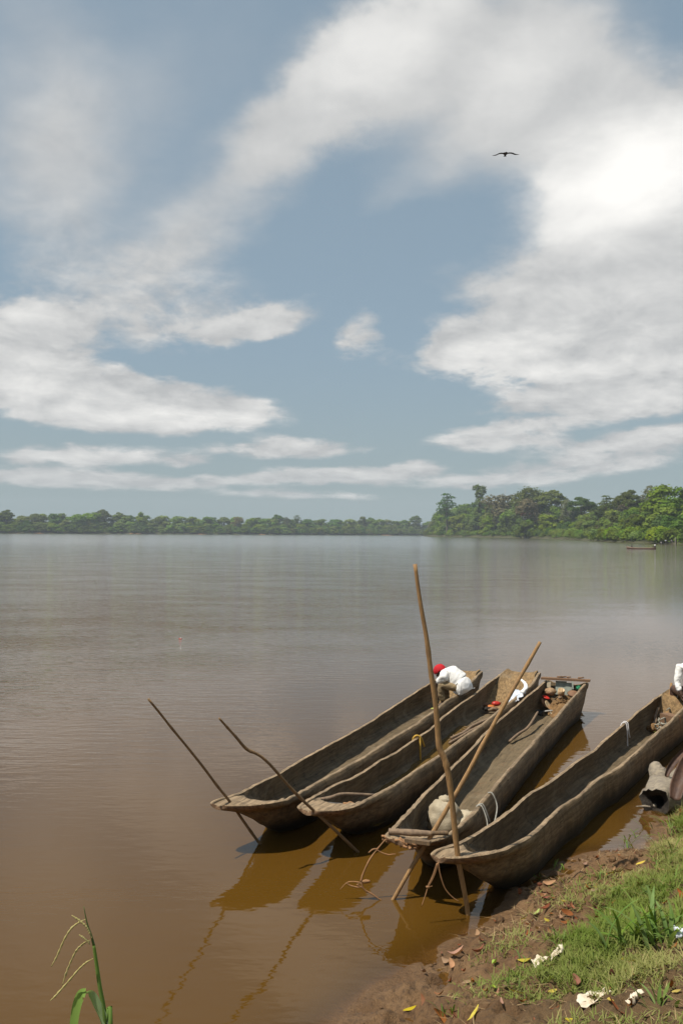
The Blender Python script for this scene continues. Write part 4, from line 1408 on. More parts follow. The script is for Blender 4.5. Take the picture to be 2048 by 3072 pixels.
def sheet(name, corners, nu, nv, mat, label, cat, amp=.03, sag=.0, thick=.006, seed=1, freq=6.0):
    """crumpled sheet over a quad of world corners, with real thickness"""
    A_, B_, C_, D_ = (Vector(c) for c in corners)
    v, f = [], []
    nn = (B_ - A_).cross(D_ - A_).normalized()
    for j in range(nv):
        for i in range(nu):
            a_, b_ = i / (nu - 1), j / (nv - 1)
            p = (A_ * (1 - a_) + B_ * a_) * (1 - b_) + (D_ * (1 - a_) + C_ * a_) * b_
            q_ = Vector((a_ * freq + seed * 7, b_ * freq, seed))
            w_ = mnoise.fractal(q_, .8, 2.0, 4) * amp + abs(mnoise.noise(q_ * 1.7)) * amp
            ed = min(a_, 1 - a_, b_, 1 - b_)
            p = p + nn * (w_ - sag * (.5 - ed)) + Vector(mnoise.noise_vector(q_ * .8)) * amp * .8
            v.append(p)
    n0 = len(v)
    v += [p - nn * thick for p in v]
    for j in range(nv - 1):
        for i in range(nu - 1):
            a_ = j * nu + i
            f.append((a_, a_ + 1, a_ + 1 + nu, a_ + nu))
            f.append((n0 + a_ + nu, n0 + a_ + 1 + nu, n0 + a_ + 1, n0 + a_))
    rim = [i for i in range(nu)] + [j * nu + nu - 1 for j in range(1, nv)] + [(nv - 1) * nu + i for i in range(nu - 2, -1, -1)] + [j * nu for j in range(nv - 2, 0, -1)]
    for a_, b_ in zip(rim, rim[1:] + rim[:1]):
        f.append((b_, a_, n0 + a_, n0 + b_))
    o = mesh(name, v, f, mat)
    return tag(o, label, cat)


pl = empty('plastic_sheet', at_z(1545, 2085, .35), 0, 'crumpled white and pale blue plastic sheet in the stern of the second canoe', 'plastic sheet')
P0 = pl.location.copy()
ps = sheet('sheet_body', [at_z(1521, 2112, .32) - P0, at_z(1548, 2106, .40) - P0, at_z(1574, 2072, .52) - P0, at_z(1540, 2070, .45) - P0], 16, 16, M['plastic'], None, None, .035, .02, .004, 3)
ps.parent = pl
tube('sheet_twist', [tuple(at_z(*q_) - P0) for q_ in ((1564, 2078, .50), (1577, 2062, .58), (1572, 2048, .62), (1563, 2040, .62))], [.045, .036, .034, .025], M['white'], pl, 9, .18, 4, 14, .7)

# canoe 3: bow thwarts, sack, stick, pan
r3 = c3['root']
inv3 = (Matrix.Translation(r3.location) @ Matrix.Rotation(r3.rotation_euler.z, 4, 'Z')).inverted()
t3 = lambda *pts: [tuple(inv3 @ Vector(p)) for p in pts]
tube('thwart_stick', t3(at_z(1166, 2494, .565), at_z(1235, 2498, .57), at_z(1302, 2501, .565)), [.026, .030, .022], M['stick'], r3, 8, .08, 4, 14)
tube('thwart_stick', t3(at_z(1292, 2499, .575), at_z(1343, 2499, .57)), [.02, .02], M['pole_dark'], r3, 8, .08, 5, 8)
mb = MB()
a_, b_ = at_z(1215, 2519, .575), at_z(1290, 2529, .575)
dr = (b_ - a_).normalized()
Mx = Matrix((dr, Vector((-dr.y, dr.x, 0)), Vector((0, 0, 1)))).transposed()
mb.box((a_ + b_) / 2, ((b_ - a_).length, .055, .03), Mx)
o = mesh('bow_plank', t3(*mb.v), mb.f, M['pole_dark'], r3, False)
o['label'] = 'split grey plank end set into the bow deck'
rs = np.random.RandomState(9)
mb = MB()
for i in range(60):      # frayed, splintered lip of the bow
    t = rs.rand()
    c_ = at_z(*(np.array([1158, 2514]) * (1 - t) + np.array([1246, 2540]) * t), .505) + Vector((rs.uniform(-.02, .02), rs.uniform(-.015, .03), rs.uniform(-.03, .02)))
    d_ = Vector((rs.uniform(-.2, 1), rs.uniform(-.5, .2), rs.uniform(-.3, .2))).normalized() * rs.uniform(.03, .09)
    mb.tube([c_ - d_ * .5, c_ + d_ * .5], [.012, .007], 5)
mesh('splintered_lip', t3(*mb.v), mb.f, M['vine'], r3)
r3.children[-1]['kind'] = 'stuff'
sk = empty('lumpy_sack', at_z(1345, 2500, F3), 0, 'pale dusty sack, knotted and lumpy, lying in the bow', 'sack')
d3 = at_z(1345, 2500, F3)
ico('sack_body', M['sack'], sk, (-.05, -.02, .16), (.185, .16, .20), 3, .16, 1.9, 4)
ico('sack_body', M['sack'], sk, (.16, .02, .10), (.17, .15, .13), 5, .22, 2.3, 4)
ico('sack_neck', M['sack'], sk, (-.04, -.01, .34), (.075, .06, .06), 7, .35, 3.0, 3)
tube('sack_fold', [(.20, -.02, .17), (.27, .0, .20), (.33, .02, .185), (.37, .04, .20)], [.05, .035, .03, .012], M['sack'], sk, 9, .2, 3, 12)
tube('sack_tie', [(.18, -.10, .14), (.24, -.12, .17), (.30, -.09, .14), (.26, -.07, .11)], [.012, .014, .012], M['rope_grey'], sk, 6, .1, 3, 14)
lying('driftwood_stick', at_z(1528, 2224, F3 + .05), at_z(1612, 2136, F3 + .20), [.022, .020, .022, .018], M['stick'], 'long bent stick propped along the far wall of the third canoe', 'stick', None, (.05, -.04, -.01), 3)
pc = at_z(1618, 2146, F3 + .012)
pan = empty('cooking_pan', pc, .05, 'small black pan with a metal handle on the canoe floor', 'pan')
lathe('pan_body', [(0, 0), (.062, .0), (.068, .012), (.070, .085), (.062, .085), (.058, .02), (0, .014)], M['black_pot'], pan)
tube('pan_handle', [(.068, 0, .065), (.12, .0, .072), (.20, .01, .078), (.235, .012, .074)], [.012, .015, .016, .009], M['metal'], pan, 8, 0, 1, 10)
lying('driftwood_stick', at_z(1647, 2130, F3 + .04), at_z(1653, 2142, F3 + .04), [.026, .018], M['sack'], 'stubby pale wood piece behind the black pan', 'stick', None, (0, 0, .01), 2)
# stern junk under the plank
sp = at_z(1695, 2040, .585)
e0, e1 = at_z(1622, 2036, .60), at_z(1769, 2044, .60)
dr = (e1 - e0).normalized()
Mx = Matrix((dr, Vector((-dr.y, dr.x, 0)), Vector((0, 0, 1)))).transposed()
mb = MB()
mb.box((e0 + e1) / 2 + Vector((0, 0, .012)), ((e1 - e0).length, .12, .035), Mx)
o = mesh('stern_plank', t3(*mb.v), mb.f, M['plank'], r3, False)
mb = MB()
rs = np.random.RandomState(2)
for i in range(7):
    c_ = e0.lerp(e1, rs.uniform(.25, .9)) + Vector((0, .03, .045))
    d_ = dr * rs.uniform(.04, .12) + Vector((0, rs.uniform(-.03, .05), .01))
    mb.tube([c_, c_ + d_], [.014, .010], 5)
mesh('plank_splinters', t3(*mb.v), mb.f, M['plank'], r3)
r3.children[-1]['kind'] = 'stuff'
hp = [(1690, 2118, .62, .26, .24, .20), (1668, 2110, .52, .18, .18, .24), (1712, 2104, .50, .20, .18, .24), (1690, 2096, .30, .30, .16, .30)]
rs = np.random.RandomState(6)
V_, F_ = [], []
mb = MB()
for (px, py, ds_, a_, b_, h_) in hp:
    c_ = in_stern(c3, px, py, ds_)
    c_.z = F3 + .01
    n_ = 14
    for j in range(n_):
        for i in range(n_):
            x_, y_ = (i / (n_ - 1) * 2 - 1), (j / (n_ - 1) * 2 - 1)
            rr = min(1, math.hypot(x_, y_))
            V_.append(c_ + Vector((x_ * a_, y_ * b_, h_ * (1 - rr ** 2) + .05 * mnoise.fractal(Vector((x_ * 3 + px, y_ * 3, 1)), .8, 2, 4) * (1 - rr))))
    b0 = len(V_) - n_ * n_
    F_ += [tuple(b0 + q_ for q_ in (j * n_ + i, j * n_ + i + 1, (j + 1) * n_ + i + 1, (j + 1) * n_ + i)) for j in range(n_ - 1) for i in range(n_ - 1)]
heap = mesh('peelings_heap', V_, F_, M['dirt'])
tag(heap, kind='stuff')
mb = MB()
for i in range(150):
    c_ = in_stern(c3, 1692 + rs.normal() * 18, 2110 + rs.normal() * 8, rs.uniform(.45, .62))
    d_ = Vector(rs.normal(size=3)).normalized() * rs.uniform(.02, .06)
    mb.tube([c_, c_ + d_], [.011, .007], 4)
tag(mb.build('peelings', M['dirt']), kind='stuff')


def leaning(name, c0, size, tilt, yaw, mat, label, cat):
    mb = MB()
    Mx = Matrix.Rotation(yaw, 3, 'Z') @ Matrix.Rotation(tilt, 3, 'X')
    mb.box((0, 0, size[2] / 2), size, None)
    o = mesh(name, [Mx @ Vector(q_) for q_ in mb.v], mb.f, mat, None, False)
    o.location = c0
    return tag(o, label, cat)


yw = math.atan2(dr.y, dr.x)
sb = at_z(1690, 2066, .33) + Vector((0, .12, 0))
leaning('wall_board', in_stern(c3, 1681, 2084, .20), (.19, .02, .24), -.25, yw, M['plank_grey'], 'wide greyish green board standing under the stern plank', 'board')
leaning('wall_board', in_stern(c3, 1704, 2086, .20), (.11, .02, .22), -.25, yw + .05, M['plank_grey'], 'narrow grey board right of the wide greenish board', 'board')
leaning('wall_board', in_stern(c3, 1645, 2063, .22), (.07, .02, .12), -.1, yw - .2, M['sack'], 'small cream board at the far corner of the stern', 'board')
leaning('wall_board', in_stern(c3, 1717, 2068, .24), (.025, .02, .14), -.3, yw + .3, M['plank_grey'], 'thin upright slat leaning behind the brown bowl', 'board')
ico('bark_basket', M['wicker'], None, in_stern(c3, 1649, 2075, .36), (.105, .09, .065), 4, .25, 3.0, 3)
tag(COL.objects['bark_basket'], 'round reddish wicker basket at the stern', 'basket')
cn = in_stern(c3, 1681, 2082, .40)
tin = empty('rusty_tin', cn, 0, 'cream tin can with a rust stain lying on the stern junk', 'tin can')
lathe('tin_body', [(0, 0), (.058, 0), (.060, .004), (.060, .092), (.056, .094), (.056, .012), (0, .010)], M['cream_tin'], tin, (0, 0, 0), 18, Matrix.Rotation(.5, 3, 'X'))
bw = in_stern(c3, 1719, 2075, .38)
bo = empty('brown_bowl', bw, 0, 'shallow brown bowl tipped on the stern junk', 'bowl')
lathe('bowl_body', [(0, 0), (.05, .004), (.092, .028), (.105, .046), (.098, .048), (.06, .02), (0, .014)], M['clay'], bo, (0, 0, 0), 20, Matrix.Rotation(-2.75, 3, 'X'))
gc = sheet('green_cloth', [in_stern(c3, 1726, 2068, .26), in_stern(c3, 1741, 2069, .26), in_stern(c3, 1739, 2057, .24), in_stern(c3, 1727, 2058, .24)], 8, 8, M['green_cloth'], 'small green cloth tucked beside the brown bowl', 'cloth', .02, 0, .005, 6)
for i, (px, py, mt, lb) in enumerate(((1630, 2110, 'clay', 'reddish plate leaning against the far wall'), (1641, 2117, 'cream_tin', 'patterned plate leaning in front of the reddish plate'), (1636, 2094, 'red_plastic', 'small red lid lying above the plates'))):
    pr = empty('enamel_plate', in_stern(c3, px, py, .62 - .1 * (i == 2)), yw + 1.3, lb, 'plate')
    lathe('plate_body', [(0, 0), (.05, .003), (.075, .012), (.092 if i < 2 else .06, .020), (.088 if i < 2 else .058, .024), (.05, .010), (0, .007)], M[mt], pr, (0, 0, 0), 20, Matrix.Rotation(1.0 if i < 2 else .4, 3, 'X'))
lying('driftwood_stick', in_stern(c3, 1674, 2094, .44), in_stern(c3, 1692, 2085, .40), [.022, .028], M['stick'], 'stubby brown stick lying below the cream tin', 'stick', None, (0, 0, .01), 2)

# canoe 4 stern: driftwood, net, lime, two poles
lying('driftwood_lump', at_z(1941, 2185, F4 + .06), at_z(1984, 2189, F4 + .07), [.045, .065, .05], M['dirt'], 'knobbly brown driftwood lump on the canoe floor', 'driftwood', None, (0, 0, .03), 4, 9)
lying('driftwood_stick', at_z(1954, 2178, F4 + .08), at_z(1973, 2124, F4 + .30), [.022, .030, .022], M['stick'], 'forked stick leaning up behind the knobbly driftwood', 'stick', None, (0, 0, .0), 5)
nb = MB()
rs = np.random.RandomState(12)
for i in range(26):
    c_ = at_z(1987 + rs.uniform(-10, 9), 2164 + rs.uniform(-26, 24), F4 + .12 + rs.uniform(-.03, .06))
    pts = [c_]
    for kx in range(4):
        pts.append(pts[-1] + Vector(rs.normal(size=3)) * .05)
    nb.tube([tuple(p) for p in pts], [.012, .018, .014, .008], 5, res=10)
tag(nb.build('fishing_net', M['net']), 'greyish fishing net heaped behind the leaning pole', 'net')
tag(ico('lime_fruit', M['lime'], None, at_z(1964, 2194, F4 + .03), (.033, .033, .031), 2, .03, 2, 3), 'small pale green lime on the floor of the nearest canoe', 'fruit')
wpole([tuple(at_z(1996, 2186, F4 + .06)), tuple(at_z(2002, 2130, .33)), tuple(at_z(2010, 2080, .58)), tuple(at_z(2012, 2050, .72))], [.030, .030, .028, .020], M['pole'], 'pale pole leaning upright beside the person at the right edge', 6, 8, 24, 'poles leaning in the stern of the nearest canoe')
wpole([tuple(at_z(2012, 2160, F4 + .12)), tuple(at_z(2024, 2120, .36)), tuple(at_z(2034, 2085, .60)), tuple(at_z(2037, 2068, .70))], [.040, .022, .022, .020], M['stick_grey'], 'dark grey paddle shaft leaning right of the pale pole', 7, 8, 24, 'poles leaning in the stern of the nearest canoe')
mb = MB()
wb = at_z(2046, 2172, .30)
mb.box((0, 0, .09), (.16, .3, .20), Matrix.Rotation(.3, 3, 'Z'))
o = mesh('wooden_block', mb.v, mb.f, M['plank'], None, False)
o.location = on_rim(c4, s_of(c4, 2046, 2150, .45), 1, -.12, -.20)
tag(o, 'dark brown wooden block inside the near rim at the right edge', 'block')

# vines and dry roots hanging from the bows
Yv = 8.22
vn = empty('hanging_vine', at_y(1153, 2522, Yv), 0, 'dry reddish vine hanging from the sack canoe bow into the water', 'vine')
P0 = vn.location.copy()
vp = lambda lst, Y_: [tuple(at_y(a_, b_, Y_) - P0) for a_, b_ in lst]
tube('stem', vp([(1156, 2518), (1131, 2548), (1108, 2580), (1090, 2618), (1082, 2645)], Yv), [.006, .007, .008, .010], M['vine'], vn, 6, .1, 1, 24)
tube('stem', vp([(1082, 2645), (1092, 2668), (1112, 2680), (1131, 2693), (1145, 2702)], Yv), [.010, .008, .007, .006], M['vine'], vn, 6, .1, 2, 16)
tube('twig', vp([(1131, 2547), (1118, 2548), (1105, 2558)], Yv), [.006, .007, .005], M['vine'], vn, 5, .1, 3, 10)
tube('twig', vp([(1131, 2549), (1142, 2557), (1164, 2564), (1176, 2563), (1187, 2562)], Yv), [.006, .006, .004], M['vine'], vn, 5, .1, 4, 12)
tube('twig', vp([(1082, 2648), (1060, 2645), (1040, 2648), (1020, 2668)], Yv), [.006, .005, .003], M['vine'], vn, 5, .1, 5, 14)
tube('twig', vp([(1038, 2649), (1052, 2657), (1074, 2662), (1085, 2660)], Yv), [.005, .007, .005], M['vine'], vn, 5, .1, 6, 12)
ico('dry_bud', M['vine'], vn, at_y(1097, 2644, Yv) - P0, (.045, .022, .017), 2, .4, 4, 2)
tube('twig', vp([(1082, 2650), (1070, 2655), (1085, 2662), (1102, 2678)], Yv), [.006, .006, .005], M['vine'], vn, 5, .1, 7, 14)
Yw = 7.72
vn = empty('hanging_vine', at_y(1312, 2592, Yw), 0, 'thin split vine hanging below the nearest bow', 'vine')
P0 = vn.location.copy()
tube('stem', vp([(1314, 2588), (1300, 2630), (1284, 2660), (1274, 2690), (1264, 2718)], Yw), [.007, .006, .005, .004], M['vine'], vn, 5, .1, 1, 20)
tube('stem', vp([(1310, 2590), (1296, 2630), (1282, 2658)], Yw), [.006, .005, .004], M['vine'], vn, 5, .1, 2, 14)
tube('stem', vp([(1314, 2590), (1320, 2625), (1334, 2665), (1355, 2690), (1376, 2705)], Yw), [.006, .005, .004, .003], M['vine'], vn, 5, .1, 3, 20)
ico('dry_bud', M['vine'], vn, at_y(1283, 2661, Yw) - P0, (.016, .012, .012), 5, .4, 4, 2)
tube('twig', vp([(1284, 2660), (1292, 2659), (1296, 2658)], Yw), [.004, .003], M['vine'], vn, 4, .1, 4, 6)

# right edge: driftwood log with a dark-coloured hollow, and a rusty sheet leaning on it
lg = at_z(1995, 2395, .10)
log = empty('driftwood_log', lg, 0, 'pale driftwood log with a black hollow end lying at the water edge', 'log')
v, f = [], []
n_, m_2 = 26, 16
axis_ = Vector((.62, .72, .10)).normalized()
sx = axis_.cross(Vector((0, 0, 1))).normalized()
uz = sx.cross(axis_)
for i in range(m_2):
    t = i / (m_2 - 1)
    r_ = .155 + .03 * math.sin(t * 5) + .02 * t
    for j in range(n_):
        a_ = 2 * math.pi * j / n_
        w_ = 1 + .42 * mnoise.fractal(Vector((math.cos(a_) * 1.2, math.sin(a_) * 1.2, t * 2.5)), .8, 2, 4)
        v.append(axis_ * (t * 1.1 - .30 + .03 * math.sin(a_ * 3)) + sx * math.cos(a_) * r_ * w_ * 1.15 + uz * math.sin(a_) * r_ * w_ + Vector((0, 0, .03)))
for i in range(m_2 - 1):
    for j in range(n_):
        f.append((i * n_ + j, i * n_ + (j + 1) % n_, (i + 1) * n_ + (j + 1) % n_, (i + 1) * n_ + j))
f.append(tuple((m_2 - 1) * n_ + j for j in range(n_)))
mesh('log_shell', v, f, M['driftwood'], log)
hv, hf = [], []
for i in range(7):
    t = i / 6
    for j in range(n_):
        p = Vector(v[j])
        c_ = axis_ * -.30 + Vector((0, 0, .03))
        hv.append(c_ + (p - c_) * (1 - .25 * t - .48 * (t > 0)) + axis_ * (.34 * t))
for i in range(6):
    for j in range(n_):
        hf.append((i * n_ + j, (i + 1) * n_ + j, (i + 1) * n_ + (j + 1) % n_, i * n_ + (j + 1) % n_))
hf.append(tuple(6 * n_ + j for j in range(n_)))
mesh('log_hollow', hv, hf, M['hollow'], log)
tube('root_stub', [(.02, .16, .10), (.0, .24, .20), (-.01, .31, .27), (.02, .37, .31)], [.14, .12, .085, .05], M['driftwood'], log, 10, .15, 3, 12)
tube('root_spike', [(-.16, -.12, -.06), (-.28, -.14, -.055), (-.40, -.16, -.05)], [.035, .018, .004], M['driftwood'], log, 7, .1, 3, 8)
rz_ = at_z(2026, 2340, .35)
ru = empty('rusty_scrap', rz_, 0, 'curved sheet of rusty iron leaning against the driftwood log', 'scrap metal')


def curved_sheet(name, path, w_, curl, th, parent):
    """a bent plate following a path, curled across its width"""
    P_ = catmull(path, 20)
    v, f = [], []
    nw = 9
    for i, p in enumerate(P_):
        tz = Vector(P_[min(i + 1, 19)] - P_[max(i - 1, 0)]).normalized()
        sd = tz.cross(Vector((-.35, -.9, .2))).normalized()
        up_ = sd.cross(tz)
        for kk in range(2):
            for j in range(nw):
                u = j / (nw - 1) * 2 - 1
                ww = w_ * (.55 + .45 * math.sin(math.pi * min(.92, .12 + i / 22)))
                v.append(Vector(p) + sd * u * ww + up_ * (curl * u * u - th * kk))
    for i in range(19):
        for j in range(nw - 1):
            a_ = i * 2 * nw + j
            f.append((a_, a_ + 1, a_ + 1 + 2 * nw, a_ + 2 * nw))
            f.append((a_ + nw + 2 * nw, a_ + nw + 1 + 2 * nw, a_ + nw + 1, a_ + nw))
        for j in (0, nw - 1):
            a_ = i * 2 * nw + j
            q_ = (a_, a_ + 2 * nw, a_ + 3 * nw, a_ + nw)
            f.append(q_ if j == 0 else q_[::-1])
    for b0 in (0, 19 * 2 * nw):
        for j in range(nw - 1):
            q_ = (b0 + j, b0 + nw + j, b0 + nw + j + 1, b0 + j + 1)
            f.append(q_ if b0 == 0 else q_[::-1])
    return mesh(name, v, f, M['rust'], parent)


ry = rz_.y
rq = lambda lst, dy: [tuple(at_y(a_, b_, ry + d_ + dy) - rz_) for a_, b_, d_ in lst]
curved_sheet('iron_sheet', rq([(2023, 2400, -.55), (2030, 2360, -.45), (2046, 2320, -.36), (2060, 2285, -.28), (2085, 2250, -.2)], 0), .085, .05, .010, ru)
curved_sheet('iron_sheet', rq([(1997, 2330, .15), (2006, 2308, .2), (2022, 2284, .25), (2040, 2262, .3), (2062, 2240, .36)], 0), .035, .03, .010, ru)

# litter floating far out
p = at_z(542, 1916, .0)
fl = empty('floating_wrapper', p, 0, 'tiny red and white wrapper floating far out on the river', 'litter')
ico('wrapper_body', M['red_plastic'], fl, (0, 0, .002), (.055, .045, .014), 4, .3, 2, 2)
ico('wrapper_label', M['white'], fl, (.01, -.012, .018), (.026, .024, .008), 6, .3, 2, 2)

# bird of prey
bp = at_y(1516, 461, 44.0)
bird = empty('soaring_bird', bp, 0, 'dark bird of prey soaring with spread wings against the clouds', 'bird')
v, f = [], []
nS = 25
for i in range(nS):
    u = i / (nS - 1) * 2 - 1
    a_ = abs(u)
    span = .64
    zc = .055 * math.sin(math.pi * min(a_ * 1.45, 1)) ** .8 - .075 * max(0, a_ - .45) * 1.1 - (.05 if u < 0 else -.005) * a_
    ch = .17 * (1 - .15 * a_) if a_ < .55 else .17 * .92 * (1 - ((a_ - .55) / .45) ** 1.6) + .012
    yc = .05 - .05 * a_ + .03 * math.sin(a_ * 3)
    th = .020 * (1 - a_ * .8) + .004
    if a_ < .14:
        th, ch = .062 * (1 - (a_ / .14) ** 2 * .66), .30
    for (du, dv) in ((-.5, 0), (-.2, 1), (.25, .8), (.5, 0), (.2, -.8), (-.25, -1)):
        v.append((u * span, yc + du * ch, zc + dv * th))
for i in range(nS - 1):
    for j in range(6):
        f.append((i * 6 + j, i * 6 + (j + 1) % 6, (i + 1) * 6 + (j + 1) % 6, (i + 1) * 6 + j))
f.append(tuple(range(5, -1, -1)))
f.append(tuple((nS - 1) * 6 + j for j in range(6)))
mesh('body', v, f, M['bird'], bird)
mb = MB()
mb.tube([(.0, -.06, .0), (.0, -.16, .0), (.0, -.22, -.02)], [.040, .030, .008], 8, res=8)
mb.build('head', M['bird'], bird)
mesh('tail', [(-.03, .10, .0), (.03, .10, .0), (.07, .28, -.03), (.03, .26, -.025), (-.03, .26, -.025), (-.065, .28, -.03), (-.03, .10, -.012), (.03, .10, -.012), (.07, .28, -.038), (.03, .26, -.033), (-.03, .26, -.033), (-.065, .28, -.038)],
     [(0, 1, 2, 3), (0, 3, 4), (0, 4, 5), (9, 8, 7, 6), (10, 9, 6), (11, 10, 6), (1, 7, 8, 2), (2, 8, 9, 3), (3, 9, 10, 4), (4, 10, 11, 5), (5, 11, 6, 0)], M['bird'], bird, False)

# ------------------------------------------------------------------ people
def skin(name, chains, mat, parent, sub=2, root=0, smooth=.0, cloth=False):
    """one continuous surface grown from joints: chains of (point, radius); equal points are shared"""
    vs, rad, ed, idx = [], [], [], {}
    for ch in chains:
        prev = None
        for p, r_ in ch:
            key = tuple(round(c, 4) for c in p)
            if key not in idx:
                idx[key] = len(vs)
                vs.append(p)
                rad.append(r_)
            if prev is not None and prev != idx[key]:
                ed.append((prev, idx[key]))
            prev = idx[key]
    me = bpy.data.meshes.new(name)
    me.from_pydata([tuple(map(float, p)) for p in vs], ed, [])
    o = link(name, me, mat, parent, False)
    sm = o.modifiers.new('skin', 'SKIN')
    sm.use_smooth_shade = True
    sm.branch_smoothing = smooth
    for i, d in enumerate(me.skin_vertices[0].data):
        r_ = rad[i]
        d.radius = (r_, r_) if not hasattr(r_, '__len__') else r_
        d.use_root = i == root
    sb_ = o.modifiers.new('sub', 'SUBSURF')
    sb_.levels = sb_.render_levels = sub + (1 if cloth else 0)
    if cloth:                                               # folds
        for nm_, sc_, st_ in (('folds', .10, .036), ('creases', .035, .014)):
            tx = bpy.data.textures.get(nm_) or bpy.data.textures.new(nm_, 'CLOUDS')
            tx.noise_scale = sc_
            dm = o.modifiers.new(nm_, 'DISPLACE')
            dm.texture, dm.strength, dm.mid_level, dm.texture_coords = tx, st_, .5, 'LOCAL'
    return o


def hand_chain(wrist, fwd, side, curl, k_=1.0):
    """palm and five unequal bent fingers; fwd along the hand, side towards the thumb, curl the way fingers bend"""
    w_, f_, s_, c_ = Vector(wrist), Vector(fwd).normalized(), Vector(side).normalized(), Vector(curl).normalized()
    out = []
    palm = w_ + f_ * .055 * k_
    out.append([(tuple(w_), .024 * k_), (tuple(palm), (.030 * k_, .018 * k_))])
    for i, L_ in enumerate((.072, .082, .076, .058)):
        b = palm + f_ * .035 * k_ + s_ * (.030 - .020 * i) * k_
        m1 = b + (f_ * .75 + c_ * .45) * L_ * .45 * k_
        m2 = m1 + (f_ * .25 + c_ * .8) * L_ * .45 * k_
        out.append([(tuple(palm), (.030 * k_, .018 * k_)), (tuple(b), .010 * k_), (tuple(m1), .009 * k_), (tuple(m2), .007 * k_)])
    t0 = w_ + f_ * .025 * k_ + s_ * .030 * k_
    t1 = t0 + (f_ * .6 + s_ * .5 + c_ * .3) * .035 * k_
    out.append([(tuple(w_), .024 * k_), (tuple(t0), .013 * k_), (tuple(t1), .010 * k_), (tuple(t1 + (f_ * .7 + c_ * .5) * .028 * k_), .008 * k_)])
    return out


def head_chain(neck, c, face, up, k_=1.0):
    n_, c_, f_, u_ = Vector(neck), Vector(c), Vector(face).normalized(), Vector(up).normalized()
    s_ = f_.cross(u_)
    skull = c_ + u_ * .035 * k_ - f_ * .015 * k_
    jaw = c_ - u_ * .055 * k_ + f_ * .045 * k_
    nose0 = c_ + f_ * .075 * k_ - u_ * .005 * k_
    ch = [[(tuple(n_), .050 * k_), (tuple(c_ - u_ * .05 * k_ - f_ * .015 * k_), .062 * k_), (tuple(skull), .086 * k_), (tuple(skull + u_ * .045 * k_), .066 * k_)],
          [(tuple(c_ - u_ * .05 * k_ - f_ * .015 * k_), .062 * k_), (tuple(jaw), .042 * k_), (tuple(jaw - u_ * .022 * k_ + f_ * .012 * k_), .026 * k_)],
          [(tuple(skull), .086 * k_), (tuple(nose0), .022 * k_), (tuple(nose0 + f_ * .024 * k_ - u_ * .022 * k_), .014 * k_)]]
    for q_ in (-1, 1):
        e = c_ + s_ * q_ * .075 * k_
        ch.append([(tuple(skull), .086 * k_), (tuple(e), .020 * k_), (tuple(e + s_ * q_ * .012 * k_ - f_ * .008 * k_), .016 * k_)])
    return ch, skull, f_, u_, s_, c_


def face_bits(c_, f_, u_, s_, parent, k_=1.0):
    for q_ in (-1, 1):
        ico('eye', M['eye'], parent, c_ + f_ * .076 * k_ + s_ * q_ * .032 * k_ + u_ * .022 * k_, (.013 * k_,) * 3, 1, 0, 1, 2)
    tube('mouth', [tuple(c_ + f_ * .082 * k_ - u_ * .052 * k_ - s_ * .022 * k_), tuple(c_ + f_ * .090 * k_ - u_ * .054 * k_), tuple(c_ + f_ * .082 * k_ - u_ * .052 * k_ + s_ * .022 * k_)], .007 * k_, M['clay'], parent, 6)


def cap_mesh(name, skull, f_, u_, s_, r_, mat, parent, low=-.12, brim=False):
    """a close cap or head of hair: part of a slightly larger skull"""
    v, f = [], []
    nu, nv = 24, 9
    for j in range(nv):
        t = j / (nv - 1)
        for i in range(nu):
            a_ = 2 * math.pi * i / nu
            lim = math.pi / 2 - low * 1.4 + (.38 if math.cos(a_) < -.2 else 0) * min(1, abs(math.cos(a_) + .2) * 2)
            ph = t * lim
            d_ = u_ * math.cos(ph) + (f_ * math.cos(a_) * 1.05 + s_ * math.sin(a_) * .93) * math.sin(ph)
            v.append(skull + d_ * r_ * (1 + .015 * mnoise.noise(d_ * 4)))
    for j in range(nv - 1):
        for i in range(nu):
            f.append((j * nu + i, (j + 1) * nu + i, (j + 1) * nu + (i + 1) % nu, j * nu + (i + 1) % nu))
    o = mesh(name, v, f, mat, parent)
    so = o.modifiers.new('thick', 'SOLIDIFY')
    so.thickness = .008
    return o


# --- person bent over on the rim of the outermost canoe, facing left
h0 = at_y(1392, 2066, 16.22)
O = Vector((h0.x, 16.22, 0))
p1 = empty('person', O, 0, 'person in white shirt, khaki trousers and red cap, bent over on the canoe rim', 'person')
zr_ = h0.z
W = lambda px, py, dy: at_y(px, py, 16.22 + dy) - O
hip = W(1388, 2058, -.02)
hipL, hipR = hip + Vector((-.02, .14, -.01)), hip + Vector((.0, -.10, -.01))
kneeL, kneeR = W(1334, 2052, .30), W(1318, 2054, .0)
ankL, ankR = W(1340, 2116, .36), W(1328, 2108, .02)
ankR = ankR + Vector((0, 0, .0))
footR, footL = W(1316, 2120, .0), W(1330, 2124, .34)
spine1 = W(1373, 2041, .03)
spine2 = W(1351, 2026, .07)
shc = W(1335, 2024, .10)
shL, shR = shc + Vector((-.0, .19, -.03)), W(1330, 2033, -.10)
neck = W(1327, 2021, .12)
hc = W(1328, 2013, .15) + Vector((-.045, .02, -.030))
face = Vector((-.75, .18, -.63))
upv = Vector((-.60, .1, .78))
elbR, wriR = W(1316, 2058, .0) + Vector((-.02, .12, .02)), W(1312, 2085, .15)
elbL, wriL = W(1336, 2062, .36), W(1326, 2092, .35)
hd, skull, f_, u_, s_, c_ = head_chain(neck, hc, face, upv, .95)
arms = [[(tuple(shc), .075), (tuple(shR), .056), (tuple(elbR), .040), (tuple(wriR), .026)], [(tuple(shc), .075), (tuple(shL), .056), (tuple(elbL), .040), (tuple(wriL), .026)]]
